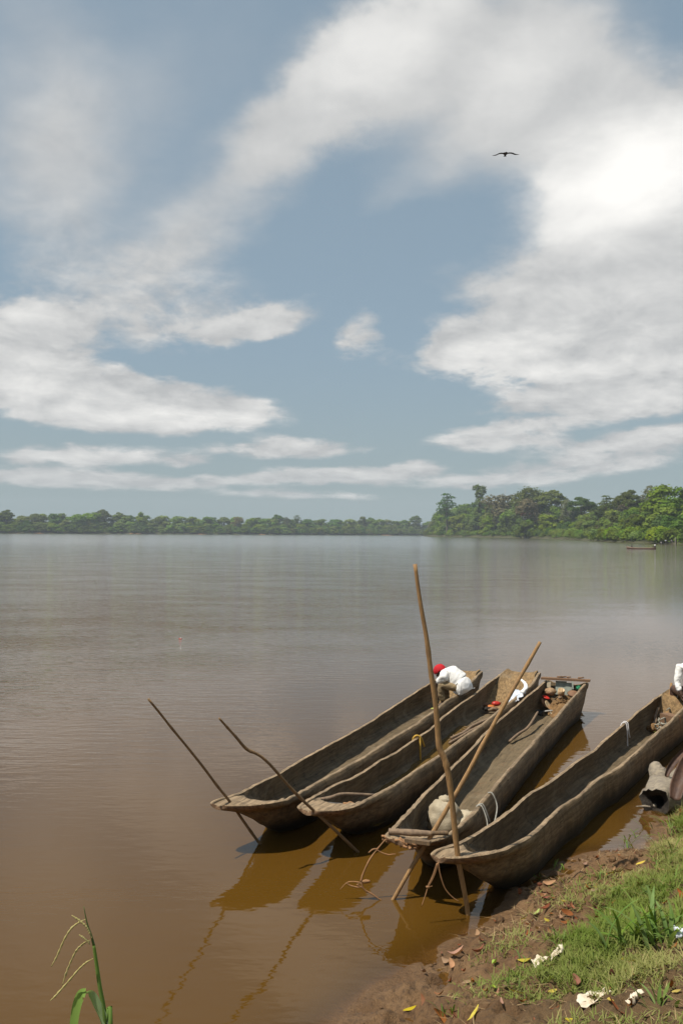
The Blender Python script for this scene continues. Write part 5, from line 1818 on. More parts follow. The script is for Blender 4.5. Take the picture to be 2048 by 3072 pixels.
legs = [[(tuple(hip), .105), (tuple(hipR), .085), (tuple(hipR.lerp(kneeR, .5)), .072), (tuple(kneeR), .054), (tuple(kneeR.lerp(ankR, .35)), .052), (tuple(ankR), .034), (tuple(footR), .032), (tuple(footR + Vector((-.09, -.02, -.005))), .026)],
        [(tuple(hip), .105), (tuple(hipL), .085), (tuple(hipL.lerp(kneeL, .5)), .072), (tuple(kneeL), .054), (tuple(kneeL.lerp(ankL, .35)), .052), (tuple(ankL), .034), (tuple(footL), .032), (tuple(footL + Vector((-.09, -.02, -.005))), .026)]]
torso = [[(tuple(hip), .105), (tuple(spine1), .112), (tuple(spine2), .120), (tuple(shc), .075), (tuple(neck), .048)]]
hands = hand_chain(wriR, (-.1, .1, -1), (0, -1, 0), (.4, .3, -.2)) + hand_chain(wriL, (-.1, -.1, -1), (0, -1, 0), (.4, .2, -.2))
skin('body', torso + hd + arms + legs + hands, M['skin'], p1)
face_bits(c_, f_, u_, s_, p1, .95)
cap_mesh('cap', skull, f_, u_, s_, .104, M['red'], p1, .0)
tail = W(1399, 2068, -.06)
skin('shirt', [[(tuple(tail + Vector((.0, 0, -.03))), .13), (tuple(hip.lerp(tail, .4) + Vector((0.0, 0, .01))), .19), (tuple(hip.lerp(spine1, .5) + Vector((0, 0, .01))), .195), (tuple(spine1), .195), (tuple(spine2), .185), (tuple(shc), .112), (tuple(neck.lerp(shc, .3)), .066)],
               [(tuple(shc), .112), (tuple(shR), .088), (tuple(shR.lerp(elbR, .55)), .070), (tuple(shR.lerp(elbR, .8)), .066)], [(tuple(shc), .112), (tuple(shL), .088), (tuple(shL.lerp(elbL, .8)), .064)], [(tuple(hip.lerp(tail, .4) + Vector((0.0, 0, .01))), .19), (tuple(hipR.lerp(kneeR, .20)), .14), (tuple(hipR.lerp(kneeR, .32)), .115)]], M['white'], p1, cloth=True)
skin('trousers', [[(tuple(hip), .07), (tuple(hipR), .074), (tuple(hipR.lerp(kneeR, .5)), .086), (tuple(kneeR), .072), (tuple(kneeR.lerp(ankR, .4)), .068), (tuple(kneeR.lerp(ankR, .92)), .056)],
                  [(tuple(hip), .07), (tuple(hipL), .074), (tuple(hipL.lerp(kneeL, .5)), .086), (tuple(kneeL), .072), (tuple(kneeL.lerp(ankL, .4)), .068), (tuple(kneeL.lerp(ankL, .92)), .056)]], M['khaki'], p1, cloth=True)
for ft in (footR, footL):
    ico('sandal', M['lime'], p1, ft + Vector((-.04, -.01, -.030)), (.105, .045, .016), 2, .03, 2, 3)

# --- person sitting in the stern of the nearest canoe, cut by the right edge
d0 = 15.05
S0 = at_y(2075, 2097, d0)
O = Vector((S0.x, d0, S0.z))
p2 = empty('person', O, 0, 'person in a white long sleeved shirt seated in the stern at the right edge', 'person')
hip = Vector((0, 0, .10))
sp1, sp2, shc, neck, hc = Vector((.01, .02, .26)), Vector((.01, .04, .42)), Vector((.02, .06, .53)), Vector((.025, .07, .60)), Vector((.03, .10, .715))
shL, shR = Vector((-.17, .05, .49)), Vector((.21, .07, .49))
elL, elR = Vector((-.235, .03, .26)), Vector((.28, .16, .25))
wrL, wrR = Vector((-.205, -.09, .08)), Vector((.20, .34, .18))
hd, skull, f_, u_, s_, c_ = head_chain(neck, hc, Vector((.25, .95, -.1)), Vector((0, .1, 1)), 1.0)
lg_ = []
for sd in (-1, 1):
    hj, kn, ak = hip + Vector((.10 * sd, .05, -.01)), Vector((.14 * sd, .44, .10)), Vector((.13 * sd, .48, -.30))
    lg_.append([(tuple(hip), .11), (tuple(hj), .088), (tuple(hj.lerp(kn, .5)), .074), (tuple(kn), .055), (tuple(kn.lerp(ak, .35)), .052), (tuple(ak), .034), (tuple(ak + Vector((0, .05, -.04))), .032), (tuple(ak + Vector((.01 * sd, .16, -.05))), .026)])
body = [[(tuple(hip), .11), (tuple(sp1), .115), (tuple(sp2), .125), (tuple(shc), .078), (tuple(neck), .05)]] + hd + lg_
body += [[(tuple(shc), .078), (tuple(shL), .058), (tuple(elL), .042), (tuple(wrL), .027)], [(tuple(shc), .078), (tuple(shR), .058), (tuple(elR), .042), (tuple(wrR), .027)]]
body += hand_chain(wrL, (.05, -.3, -1), (0, -1, .2), (.9, .1, 0)) + hand_chain(wrR, (-.4, .8, -.3), (-.6, -.3, 0), (0, .2, -1))
skin('body', body, M['skin'], p2)
face_bits(c_, f_, u_, s_, p2)
cap_mesh('knit_cap', skull, f_, u_, s_, .106, M['purple'], p2, -.2)
skin('shirt', [[(tuple(hip + Vector((0, 0, -.03))), .150), (tuple(hip.lerp(sp1, .5)), .155), (tuple(sp1), .150), (tuple(sp2), .158), (tuple(shc), .112), (tuple(shc.lerp(neck, .6)), .068)],
               [(tuple(shc), .112), (tuple(shL), .090), (tuple(shL.lerp(elL, .6)), .070), (tuple(elL), .060), (tuple(elL.lerp(wrL, .75)), .046)],
               [(tuple(shc), .112), (tuple(shR), .090), (tuple(shR.lerp(elR, .6)), .070), (tuple(elR), .060), (tuple(elR.lerp(wrR, .75)), .046)]], M['white'], p2, cloth=True)
skin('trousers', [[(tuple(hip), .125), (lg_[i][1][0], .102), (lg_[i][2][0], .088), (lg_[i][3][0], .074), (lg_[i][4][0], .066), (lg_[i][5][0], .056)] for i in (0, 1)], M['rust'], p2)


# --- far canoe with two people, and people at the foot of the right bank
def far_person(loc, yaw, label, shirt, pose='sit', k_=1.0, group=None):
    """small but whole figure: seated or standing"""
    p = empty('person', loc, yaw, label, 'person', group)
    b = .16 if pose == 'sit' else .86
    hip = Vector((0, 0, b))
    shc, neck, hc = hip + Vector((.03, 0, .44)), hip + Vector((.04, 0, .52)), hip + Vector((.06, 0, .64))
    hd = head_chain(neck, hc, Vector((1, 0, 0)), Vector((0, 0, 1)))[0]
    ch = [[(tuple(hip), .11), (tuple(hip + Vector((.01, 0, .2))), .115), (tuple(hip + Vector((.02, 0, .34))), .125), (tuple(shc), .078), (tuple(neck), .05)]] + hd
    sl = []
    for sd in (-1, 1):
        sh = shc + Vector((0, .19 * sd, -.03))
        el_ = sh + (Vector((.10, .05 * sd, -.24)))
        wr = el_ + Vector((.22, -.03 * sd, -.04))
        ch += [[(tuple(shc), .078), (tuple(sh), .058), (tuple(el_), .042), (tuple(wr), .028)]] + hand_chain(wr, (1, 0, -.2), (0, -sd, .3), (.1, 0, -1))
        sl.append([(tuple(shc), .10), (tuple(sh), .08), (tuple(sh.lerp(el_, .9)), .062)])
        hj = hip + Vector((.02, .10 * sd, -.02))
        kn, ak = (hip + Vector((.42, .14 * sd, .12)), hip + Vector((.62, .13 * sd, -.12))) if pose == 'sit' else (hip + Vector((.03, .10 * sd, -.42)), hip + Vector((0, .10 * sd, -.80)))
        ch.append([(tuple(hip), .11), (tuple(hj), .088), (tuple(kn), .056), (tuple(ak), .034), (tuple(ak + Vector((.14, 0, -.03))), .028)])
    skin('body', ch, M['skin'], p, 1)
    if shirt is not None:
        skin('shirt', [[(tuple(hip + Vector((0, 0, -.02))), .145), (tuple(hip + Vector((.01, 0, .2))), .15), (tuple(hip + Vector((.02, 0, .34))), .152), (tuple(shc), .105), (tuple(shc.lerp(neck, .6)), .066)]] + sl, shirt, p, 1)
    tr = [[(tuple(hip), .125), (tuple(hip + Vector((.02, .10 * sd, -.02))), .10), (tuple((hip + Vector((.42, .14 * sd, .12))) if pose == 'sit' else hip + Vector((.03, .10 * sd, -.42))), .075)] for sd in (-1, 1)]
    skin('shorts', tr, M['stick_grey'], p, 1)
    skull_ = hc + Vector((-.015, 0, .035))
    cap_mesh('hair', skull_, Vector((1, 0, 0)), Vector((0, 0, 1)), Vector((0, -1, 0)), .098, M['hair'], p, .1)
    return p


A_, B_ = at_z(1878, 1647, 0), at_z(1966, 1648, 0)
fc_ = empty('fishing_canoe', A_, math.atan2(B_.y - A_.y, B_.x - A_.x), 'far reddish dugout canoe with two people, out on the river at right', 'dugout canoe')
L_ = (B_ - A_).length
v, f = [], []
ns = 24
for i in range(ns):
    t = i / (ns - 1)
    w_ = .40 * (max(0.02, math.sin(math.pi * min(max(t * 1.0, .02), .98))) ** .45)
    zt = .34 + .32 * (abs(t - .5) * 2) ** 3 * (1 if t < .5 else .5)
    for (yy, zz) in ((-1, zt), (-1.08, zt * .5), (-.7, -.08), (0, -.16), (.7, -.08), (1.08, zt * .5), (1, zt), (.86, zt - .01), (.8, .10), (0, .06), (-.8, .10), (-.86, zt - .01)):
        v.append((t * L_, yy * w_, zz))
for i in range(ns - 1):
    for j in range(12):
        f.append((i * 12 + j, i * 12 + (j + 1) % 12, (i + 1) * 12 + (j + 1) % 12, (i + 1) * 12 + j))
f += [tuple(range(11, -1, -1)), tuple((ns - 1) * 12 + j for j in range(12))]
mesh('hull', v, f, M['red_canoe'], fc_)
mb = MB()
mb.box((L_ * .97, 0, .43), (.35, .5, .05))
mb.build('stern_seat', M['stick'], fc_, False)
ux = (B_ - A_).normalized()
far_person(A_ + ux * (L_ * .17) + Vector((0, 0, .10)), 0, 'bare dark person sitting low in the front of the far canoe', None)
far_person(A_ + ux * (L_ * .97) + Vector((0, 0, .47)), math.pi, 'person in a white shirt sitting high on the stern of the far canoe', M['white'])

for px, py, sh, lb in ((1982, 1625, 'white', 'tiny person in white crouching at the foot of the right bank'), (1995, 1624, 'plastic', 'tiny person in grey blue beside the white boat under the right bank'), (2012, 1624, 'metal', 'tiny person in pale grey between the white boat and the posts')):
    g_ = at_z(px, 1632.5, .25)
    far_person(g_ + Vector((0, 0, .05)), RSV.uniform(0, 6), lb, M[sh], 'sit' if sh == 'white' else 'stand')
wbp = at_z(2003, 1631.5, .0)
wbt = empty('white_rowboat', wbp, .2, 'small white boat drawn up at the foot of the right bank', 'boat')
v, f = [], []
for i in range(14):
    t = i / 13
    w_ = .55 * max(.04, math.sin(math.pi * min(.96, .12 + t * .86))) ** .6
    for yy, zz in ((-1, .45 + .2 * (1 - t) ** 3), (-.75, .0), (0, -.12), (.75, .0), (1, .45 + .2 * (1 - t) ** 3), (.9, .43 + .2 * (1 - t) ** 3), (.6, .08), (0, .05), (-.6, .08), (-.9, .43 + .2 * (1 - t) ** 3)):
        v.append(((t - .5) * 4.2, yy * w_, zz))
for i in range(13):
    for j in range(10):
        f.append((i * 10 + j, i * 10 + (j + 1) % 10, (i + 1) * 10 + (j + 1) % 10, (i + 1) * 10 + j))
f += [tuple(range(9, -1, -1)), tuple(130 + j for j in range(10))]
mesh('hull', v, f, M['white'], wbt)
mb = MB()
mb.box((.2, 0, .36), (.28, .95, .04))
mb.build('thwart', M['plank_grey'], wbt, False)
for px, hgt, lb in ((2015, 1.3, 'short dark mooring post left of the pale one at the right bank'), (2024, 2.4, 'tall pale mooring post at the right bank'), (2027, 1.7, 'brown mooring post right of the tall pale one')):
    g_ = at_z(px, 1634.5, .0)
    po = empty('mooring_post', g_, 0, lb, 'post')
    tube('post_shaft', [(0, 0, -.6), (.03, 0, hgt * .5), (0, .05, hgt)], [.16, .14, .12], M['bark_pale'] if hgt > 2 else M['bark'], po, 8, .1, 2, 8)

# ------------------------------------------------------------------ grass, leaves and litter on the near bank
GP = [on_ground(*q_) for q_ in ((2140, 2380), (2040, 2440), (1962, 2478), (1945, 2545), (1960, 2600), (1905, 2640), (1850, 2680), (1800, 2720), (1760, 2770), (1690, 2800), (1650, 2850), (1620, 2910), (1615, 2960), (1680, 2955), (1790, 2990), (1860, 2970), (2060, 2985), (2300, 2960), (2600, 2700), (2500, 2400))]
GB = [on_ground(*q_) for q_ in ((1630, 3080), (1700, 3062), (1830, 3040), (1960, 3030), (2100, 3035), (2250, 3120), (1600, 3200))]


def in_poly(x, y, poly):
    ins = np.zeros(len(x), bool)
    n_ = len(poly)
    for i in range(n_):
        a, b = poly[i], poly[(i + 1) % n_]
        c = ((a.y > y) != (b.y > y)) & (x < (b.x - a.x) * (y - a.y) / (b.y - a.y + 1e-12) + a.x)
        ins ^= c
    return ins


def dist_poly(x, y, poly):
    best = np.full(len(x), 1e9)
    for i in range(len(poly)):
        a, b = poly[i], poly[(i + 1) % len(poly)]
        ax_, ay_ = b.x - a.x, b.y - a.y
        t = np.clip(((x - a.x) * ax_ + (y - a.y) * ay_) / (ax_ * ax_ + ay_ * ay_ + 1e-12), 0, 1)
        best = np.minimum(best, np.hypot(x - a.x - t * ax_, y - a.y - t * ay_))
    return best


def blades(name, x, y, h, w_, lean, tint, mat, rs, curve=.5, seg=3):
    """tapering bent blades of grass as one mesh"""
    n_ = len(x)
    z, _ = ground(x, y)
    yaw = rs.uniform(0, 2 * math.pi, n_)
    dx_, dy_ = np.cos(yaw), np.sin(yaw)
    sx_, sy_ = -dy_, dx_
    V = []
    hor, ver = np.zeros(n_), np.zeros(n_) - .006
    for i in range(seg + 1):
        t = i / seg
        ang = lean + curve * t * (1 + .0 * h)
        if i:
            hor = hor + h / seg * np.sin(ang)
            ver = ver + h / seg * np.cos(ang)
        ww = w_ * (1 - t ** 1.6) * .5 + .0004
        for q_ in ((-1, 1) if i < seg else (0,)):
            V.append(np.stack([x + dx_ * hor + sx_ * ww * q_, y + dy_ * hor + sy_ * ww * q_, z + ver], 1))
    m_2 = len(V)
    V = np.stack(V, 1).reshape(-1, 3)
    b = np.arange(n_)[:, None] * m_2
    quads = np.concatenate([b + np.array([[2 * i, 2 * i + 1, 2 * i + 3, 2 * i + 2]]) for i in range(seg - 1)])
    tris = b + np.array([[m_2 - 3, m_2 - 2, m_2 - 1]])
    o = np_mesh(name, V, [quads, tris], mat, None, False)
    fattr(o, 'tint', np.repeat(tint, m_2))
    return o


rs = np.random.RandomState(77)
n_ = 700000
x, y = rs.uniform(.2, 5.4, n_), rs.uniform(3.3, 12.2, n_)
q_ = x / y < .44
x, y = x[q_], y[q_]
n_ = len(x)
s_in = inland(x, y)
ia, ib = in_poly(x, y, GP), in_poly(x, y, GB)
da, db_ = dist_poly(x, y, GP), dist_poly(x, y, GB)
patch = fbm(x, y, 1.8, 4) + .5
dens = np.where(ia | ib, np.clip(.45 + np.minimum(da, db_) * 1.3, 0, 1), np.clip(.34 - np.minimum(da, db_) * .55, 0, 1) * (patch > .5))
dens = dens * np.clip((patch - .22) * 3.0, .10, 1)
keep = (rs.rand(n_) < dens * .95) & (s_in > .25)
x, y, patch, s_in, ia = x[keep], y[keep], patch[keep], s_in[keep], ia[keep]
n_ = len(x)
dry = np.clip(fbm(x + 40, y, .9, 3) * 2.2 + .42 - .30 * ia + .22 * rs.normal(size=n_), 0, 1)
tag(blades('grass', x, y, rs.uniform(.028, .088, n_) * (1 + .6 * (rs.rand(n_) > .9)) * (1 + .35 * ia), rs.uniform(.004, .010, n_), rs.uniform(.05, .95, n_), dry, M['grass'], rs, .8), kind='stuff')
# the same turf carried on over the top of the bank
n_ = 90000
x, y = rs.uniform(.6, 9.0, n_), rs.uniform(.5, 15, n_)
s_in = inland(x, y)
q_ = (x / y >= .425) & (s_in > .5) & (rs.rand(n_) < np.clip(fbm(x, y, 1.1, 3) + .85, 0, 1))
x, y = x[q_], y[q_]
n_ = len(x)
tag(blades('grass', x, y, rs.uniform(.05, .13, n_), rs.uniform(.008, .016, n_), rs.uniform(.1, 1.0, n_), np.clip(fbm(x + 40, y, .9, 3) * 2.2 + .3 + .2 * rs.normal(size=n_), 0, 1), M['grass'], rs, .8), kind='stuff')
# straw and twigs lying about
n_ = 42000
x, y = rs.uniform(-.2, 5.0, n_), rs.uniform(3.6, 12.0, n_)
s_in = inland(x, y)
pt = fbm(x + 8, y + 3, 1.4, 3) + .5
strip = np.exp(-((s_in - .42) / .22) ** 2) * (y > 7.2) * .8
keep = (s_in > .12) & (rs.rand(n_) < np.clip((pt - .40) * 1.6, .05, .9) * np.clip(s_in / 1.1, .10, 1) * .45 + strip * .6)
x, y = x[keep], y[keep]
n_ = len(x)
tag(blades('dry_straw', x, y, rs.uniform(.05, .20, n_), rs.uniform(.003, .006, n_), rs.uniform(1.25, 1.5, n_), np.clip(.9 + .1 * rs.normal(size=n_), .6, 1.2), M['straw'], rs, .1, 2), kind='stuff')


def grass_tuft(px, py, n_, hgt, wid, lean, mat, label, seed, spread=.05, cat='grass tuft', name='grass_tuft', group=None):
    """a clump whose broad blades are parts of their own"""
    rs = np.random.RandomState(seed)
    g_ = on_ground(px, py)
    root = empty(name, g_, 0, label, cat, group)
    for i in range(n_):
        a_ = rs.uniform(0, 6.28)
        h_, w_ = hgt * rs.uniform(.5, 1.05), wid * rs.uniform(.7, 1.2)
        ln, cv = lean * rs.uniform(.2, 1.1), rs.uniform(.3, 1.5)
        b0 = Vector((rs.normal() * spread, rs.normal() * spread, -.01))
        d_, sd = Vector((math.cos(a_), math.sin(a_), 0)), Vector((-math.sin(a_), math.cos(a_), 0))
        v, f = [], []
        p = b0.copy()
        for j in range(7):
            t = j / 6
            ang = ln + cv * t ** 1.5
            tg = d_ * math.sin(ang) + Vector((0, 0, math.cos(ang)))
            if j:
                p = p + tg * (h_ / 6)
            nm = tg.cross(sd)
            ww = w_ * .5 * (min(1, .45 + t * 2.2) * (1 - t ** 2.6)) + .0008
            v += [p + sd * ww + nm * ww * .35, p, p - sd * ww + nm * ww * .35]
        for j in range(6):
            for kx in (0, 1):
                f.append((j * 3 + kx, j * 3 + kx + 1, (j + 1) * 3 + kx + 1, (j + 1) * 3 + kx))
        mesh('blade', v, f, mat, root)
    return root


grass_tuft(1935, 2825, 26, .46, .030, .55, M['blade'], 'tallest clump of broad bladed grass on the bank near the right edge', 3, .10)
grass_tuft(1870, 2830, 14, .36, .028, .9, M['blade'], 'broad bladed grass leaning left beside the tallest clump', 4, .08)
grass_tuft(1995, 2800, 12, .34, .026, .8, M['blade'], 'broad bladed grass right of the tallest clump', 5, .09)
grass_tuft(1850, 2700, 7, .22, .018, .4, M['blade'], 'small upright grass tuft on bare mud above the tallest clump', 6, .03)
grass_tuft(1905, 2520, 8, .20, .012, .7, M['blade'], 'thin wispy tuft at the water edge right of the nearest canoe', 7, .05)
grass_tuft(1880, 2545, 6, .20, .012, .7, M['blade'], 'wispy tuft hanging over the water edge beside the mud flat', 8, .04)
grass_tuft(1615, 2640, 7, .11, .010, .8, M['blade'], 'small curled tuft under the hull of the nearest canoe', 9, .04)
grass_tuft(1670, 2610, 8, .13, .012, .8, M['blade'], 'pale arched tuft at the mud edge beside the nearest canoe', 10, .05)
grass_tuft(1800, 2640, 5, .15, .012, .3, M['blade'], 'thin upright weed standing on the mud flat', 11, .02)
grass_tuft(1690, 2830, 7, .13, .012, .6, M['blade'], 'low green tuft on the mud left of the grass', 12, .04)
grass_tuft(1335, 3045, 7, .14, .012, .6, M['blade'], 'low tuft at the bottom of the mud bank', 13, .03)
grass_tuft(1970, 3010, 9, .18, .020, .8, M['blade'], 'low broad tuft at the bottom right corner', 14, .06)
grass_tuft(1590, 2900, 8, .12, .010, .7, M['blade'], 'low tuft beside the smaller pale paper', 15, .05)
grass_tuft(1540, 2950, 6, .10, .010, .7, M['blade'], 'yellowish tuft on the mud left of the smaller pale paper', 16, .04)
for i, q_ in enumerate(((1975, 2480), (2005, 2500), (2030, 2470), (1985, 2560), (2020, 2590), (2040, 2650), (1960, 2680))):
    grass_tuft(*q_, 12, .24, .010, .9, M['blade'], 'long thin grass growing between the log and the mud flat', 20 + i, .09, group='long thin grass beside the log')

# crumbs and clods of mud
rs = np.random.RandomState(31)
bm = bmesh.new()
bmesh.ops.create_icosphere(bm, subdivisions=1, radius=1)
iv = np.array([v.co[:] for v in bm.verts])
jf = np.array([[v.index for v in f.verts] for f in bm.faces])
bm.free()
n_ = 2600
x, y = rs.uniform(-.2, 4.6, n_), rs.uniform(3.6, 11.0, n_)
s_in = inland(x, y)
pt = fbm(x + 2, y + 9, 1.7, 3) + .5
q_ = (s_in > .10) & (x / y < .44) & (rs.rand(n_) < np.clip((pt - .38) * 3, .05, 1) * np.where(s_in < 1.3, 1, .3))
x, y = x[q_], y[q_]
n_ = len(x)
z, _ = ground(x, y)
rr = rs.uniform(.006, .016, n_) * (1 + 1.6 * (rs.rand(n_) > .88))
sc3 = rs.uniform(.6, 1.4, (n_, 1, 3)) * rr[:, None, None]
V = np.stack([x, y, z + rr * .15], 1)[:, None, :] + iv[None] * sc3 * (1 + .35 * rs.uniform(-1, 1, (n_, len(iv), 1)))
cl = np_mesh('mud_clods', V.reshape(-1, 3), [(np.arange(n_)[:, None, None] * len(iv) + jf[None]).reshape(-1, 3)], M['mud'], None, False)
fattr(cl, 'inland', np.repeat(inland(x, y), len(iv)))
tag(cl, kind='stuff')

# fallen leaves
def leaf_mesh(name, mat, seed, L_=.11, w_=.030, curl=.5):
    rs = np.random.RandomState(seed)
    v, f = [], []
    n_ = 7
    tw = rs.uniform(-.5, .5)
    for i in range(n_):
        t = i / (n_ - 1)
        ww = w_ * math.sin(math.pi * min(.97, max(.04, t))) ** .7
        c = Vector(((t - .5) * L_, .012 * math.sin(t * 3 + seed), .020 * curl * (2 * t - 1) ** 2))
        for q_ in (-1, 0, 1):
            v.append(c + Vector((0, q_ * ww, abs(q_) * ww * (.5 * curl + .15 * math.sin(t * 6 + seed)) + q_ * tw * ww * .5 + .006)))
    for i in range(n_ - 1):
        for kx in (0, 1):
            f.append((i * 3 + kx, (i + 1) * 3 + kx, (i + 1) * 3 + kx + 1, i * 3 + kx + 1))
    me = bpy.data.meshes.new(name)
    me.from_pydata([tuple(p) for p in v], [], f)
    me.materials.append(mat)
    me.shade_smooth()
    return me


LM = {kd: [leaf_mesh('leaf', M[mt], 3 * i + j, .105 if kd != 'brown' else .095, .014 + .003 * i, (.9 if kd in ('brown', 'tan') else .3) + .3 * i) for i in range(4)]
      for j, (kd, mt) in enumerate((('brown', 'dead_brown'), ('tan', 'dead_tan'), ('yellow', 'dead_yellow'), ('green', 'dead_green')))}
LRS = np.random.RandomState(19)


def drop_leaf(kd, x, y, k_, label, group=None, yaw=None):
    o = bpy.data.objects.new('fallen_leaf', LM[kd][LRS.randint(4)])
    COL.objects.link(o)
    e = .05
    z0, zx, zy = (gz(x, y), gz(x + e, y), gz(x, y + e))
    nm = Vector((-(zx - z0) / e, -(zy - z0) / e, 1)).normalized()
    nm = (nm + Vector(LRS.normal(size=3)) * .16).normalized()
    o.rotation_mode = 'QUATERNION'
    o.rotation_quaternion = Vector((0, 0, 1)).rotation_difference(nm) @ Matrix.Rotation(LRS.uniform(0, 6.28) if yaw is None else yaw, 3, 'Z').to_quaternion()
    o.location = (x, y, z0 + .010)
    o.scale = (k_,) * 3
    return tag(o, label, 'leaf', group)


cnt = 0
GL = {'brown': ('reddish brown dead leaf lying on the muddy bank', 'reddish brown dead leaves on the bank'), 'tan': ('pale tan dead leaf lying on the muddy bank', 'tan dead leaves on the bank'), 'yellow': ('small yellow leaf lying on the muddy bank', 'small yellow leaves on the bank')}
while cnt < 260:
    x, y = LRS.uniform(.0, 4.6), LRS.uniform(3.8, 11.5)
    s = float(inland(np.array([x]), np.array([y]))[0])
    if s < .10 or x / y > .40 or s > 3.2:
        continue
    if LRS.rand() > math.exp(-((s - .55) / .5) ** 2) * (1 if y > 7 else .5) + .22:
        continue
    kd = LRS.choice(['brown', 'tan', 'yellow'], p=[.60, .32, .08])
    drop_leaf(kd, x, y, LRS.uniform(.32, .95), *GL[kd])
    cnt += 1
for kd, px, py, k_, lb in (('yellow', 1425, 3052, 1.25, 'large yellow leaf at the bottom of the mud bank'), ('yellow', 1228, 3032, .85, 'narrow yellow leaf near the waterline at the bottom'), ('green', 1490, 2893, .95, 'yellow green leaf on the mud beside the small tufts'),
                           ('green', 1612, 2750, .75, 'pale green leaf on the mud below the nearest canoe'), ('yellow', 1570, 2763, .7, 'small yellow leaf left of the pale green one'), ('yellow', 1830, 3012, .95, 'yellow leaf standing right of the larger white paper'),
                           ('yellow', 1545, 2986, 1.1, 'long yellow leaf on straw left of the larger white paper'), ('yellow', 1656, 2982, .55, 'small bright yellow leaf left of the larger white paper'), ('green', 1477, 2972, .55, 'small green leaf on dark mud'),
                           ('brown', 1700, 2750, 1.1, 'orange brown leaf curled on the mud at the middle of the bank'), ('brown', 1640, 2733, .95, 'orange brown leaf left of the curled one'), ('brown', 1700, 2775, .8, 'narrow orange leaf below the curled one'),
                           ('brown', 1440, 2862, 1.2, 'orange brown leaf at the wet mud edge'), ('tan', 1372, 2872, 1.2, 'large torn tan leaf lying in the wet mud'), ('tan', 1355, 2905, .9, 'ragged tan leaf below the large torn one'), ('tan', 1400, 2953, .75, 'pinkish tan leaf on dark mud'),
                           ('brown', 1725, 2960, 1.0, 'red brown leaf above the larger white paper'), ('yellow', 1885, 2900, 1.0, 'yellow brown leaf standing in the grass'), ('brown', 1850, 2935, 1.0, 'brown leaf lying under the yellow brown standing one'), ('brown', 2025, 2968, 1.35, 'long brown leaf at the right edge of the bank'),
                           ('yellow', 2030, 2985, .7, 'yellow leaf below the long brown one at the right edge'), ('tan', 1905, 3010, 1.1, 'pale pinkish leaf near the bottom right'), ('brown', 1840, 3035, 1.2, 'dark red leaf at the bottom under the yellow one'), ('brown', 1320, 3064, 1.3, 'orange leaf cut by the bottom edge of the picture'),
                           ('tan', 1650, 2655, 1.1, 'upright tan leaf sheath on the mud beside the nearest canoe'), ('yellow', 1575, 2890, 1.2, 'long yellow green leaf standing left of the smaller pale paper'), ('brown', 2040, 2695, 1.2, 'brown leaf in the grass at the right edge')):
    g_ = on_ground(px, py)
    drop_leaf(kd, g_.x, g_.y, k_, lb)

# paper litter
def litter(px, py, du, dv, rot, label, seed, lift=.03, amp=.03):
    g_ = on_ground(px, py)
    c_, s_ = math.cos(rot), math.sin(rot)
    cs = []
    for a_, b_ in ((-1, -.6), (1, -.9), (.9, .8), (-.6, .7)):
        xx, yy = a_ * du, b_ * dv
        X_, Y_ = g_.x + xx * c_ - yy * s_, g_.y + xx * s_ + yy * c_
        cs.append(Vector((X_, Y_, gz(X_, Y_) + lift)))
    return sheet('paper_scrap', cs, 14, 12, M['paper'], label, 'paper', amp * 1.3, -.03, .004, seed, 1.9)


litter(1775, 2990, .105, .075, .35, 'larger crumpled white paper lying on the straw', 5, .016, .020)
litter(1614, 2898, .060, .055, .5, 'smaller crumpled pale paper half hidden in the grass', 6, .018, .022)
litter(1670, 2888, .055, .030, .5, 'thin torn pale paper right of the smaller crumpled one', 7, .02, .02)
litter(1905, 3012, .045, .035, .2, 'small pinkish paper scrap near the bottom right corner', 8, .02, .018)
litter(2042, 2822, .040, .035, .2, 'crumpled grey plastic scrap in the grass at the right edge', 9, .03, .03).data.materials[0] = M['plastic']

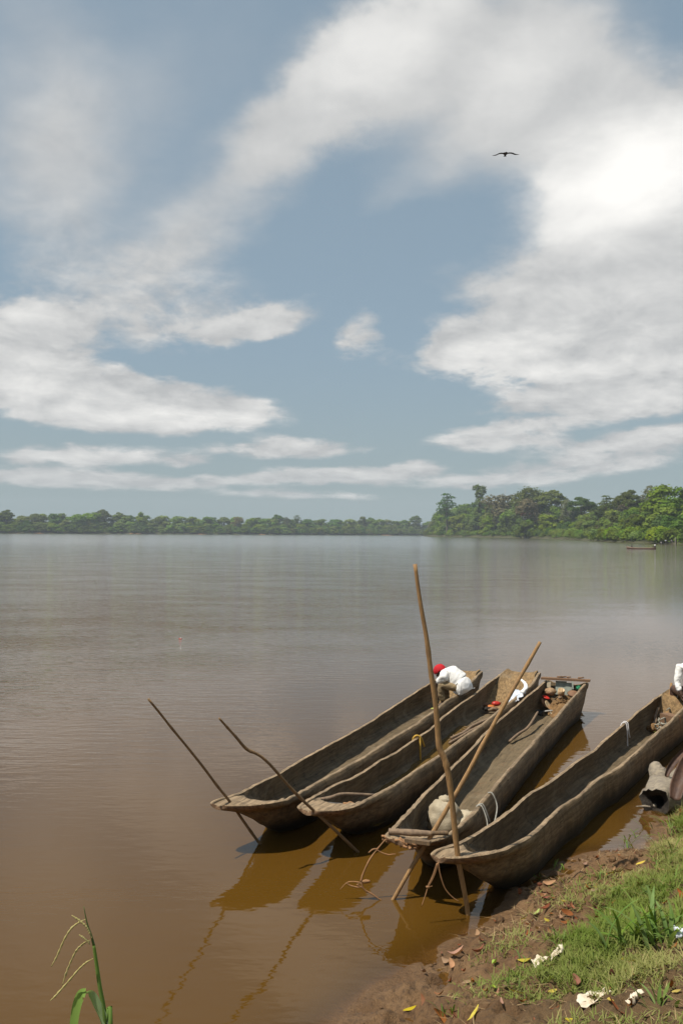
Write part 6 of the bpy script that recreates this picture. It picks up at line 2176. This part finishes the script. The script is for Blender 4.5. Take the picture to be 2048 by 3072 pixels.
# the tall grass stalk in the left foreground
Yg = 1.62
gs = at_y(330, 3400, Yg)
g0 = Vector((gs.x, Yg, gz(gs.x, Yg)))
st = empty('grass_stalk', g0, 0, 'tall green grass stalk with drooping seed spikes in the left foreground', 'grass stalk')
gq = lambda lst, dy=0: [tuple(at_y(a_, b_, Yg + dy) - g0) for a_, b_ in lst]
tube('stem', [(0, 0, -.03)] + gq([(332, 3300), (318, 3072), (300, 2960), (290, 2890), (282, 2835)]), [.0042, .0040, .0036, .0031, .0024], M['blade_lit'], st, 8, 0, 1, 30)
tube('stem_top', gq([(282, 2836), (274, 2805), (262, 2770), (252, 2720)]), [.0026, .0018, .0014, .0006], M['blade'], st, 6, 0, 1, 14)
for i, lst in enumerate(([(277, 2815), (268, 2795), (258, 2778), (237, 2760), (216, 2746)], [(258, 2758), (240, 2766), (215, 2785), (193, 2820), (172, 2868), (155, 2899)], [(272, 2820), (250, 2832), (228, 2855), (205, 2905), (188, 2955)],
                         [(280, 2876), (262, 2886), (240, 2905), (205, 2945), (170, 2985), (152, 3002)], [(270, 2834), (262, 2822), (238, 2804)])):
    P_ = catmull(gq(lst, .01 * (i % 3 - 1)), 34)
    r_ = np.array([.0016 * (1 + .35 * math.sin(j * 2.1)) * (.45 if j < 5 else 1) * (1 if j < 30 else .6) for j in range(34)])
    tube('seed_spike', P_, r_, M['seed'], st, 6, .15, i)


def strap(name, path, wd, mat, parent, sdir):
    P_ = catmull(path, 26)
    v, f = [], []
    for i, p in enumerate(P_):
        tg = Vector(P_[min(i + 1, 25)] - P_[max(i - 1, 0)]).normalized()
        sd = (Vector(sdir) - tg * tg.dot(Vector(sdir))).normalized()
        nm = tg.cross(sd)
        ww = np.interp(i / 25, [0, .2, .5, .8, 1], wd) * .5
        v += [Vector(p) + sd * ww + nm * ww * .28, Vector(p), Vector(p) - sd * ww + nm * ww * .28]
    for i in range(25):
        for kx in (0, 1):
            f.append((i * 3 + kx, i * 3 + kx + 1, (i + 1) * 3 + kx + 1, (i + 1) * 3 + kx))
    return mesh(name, v, f, mat, parent)


strap('leaf', gq([(350, 3260), (318, 3090), (290, 3020), (272, 2985), (258, 2980)]) , [.020, .022, .024, .022, .020], M['blade_pale'], st, (.8, -.5, .2))
strap('leaf', gq([(258, 2981), (246, 2986), (236, 3010), (228, 3050), (222, 3110), (216, 3240)], -.004), [.019, .019, .019, .018, .014], M['blade_lit'], st, (.85, -.45, 0))
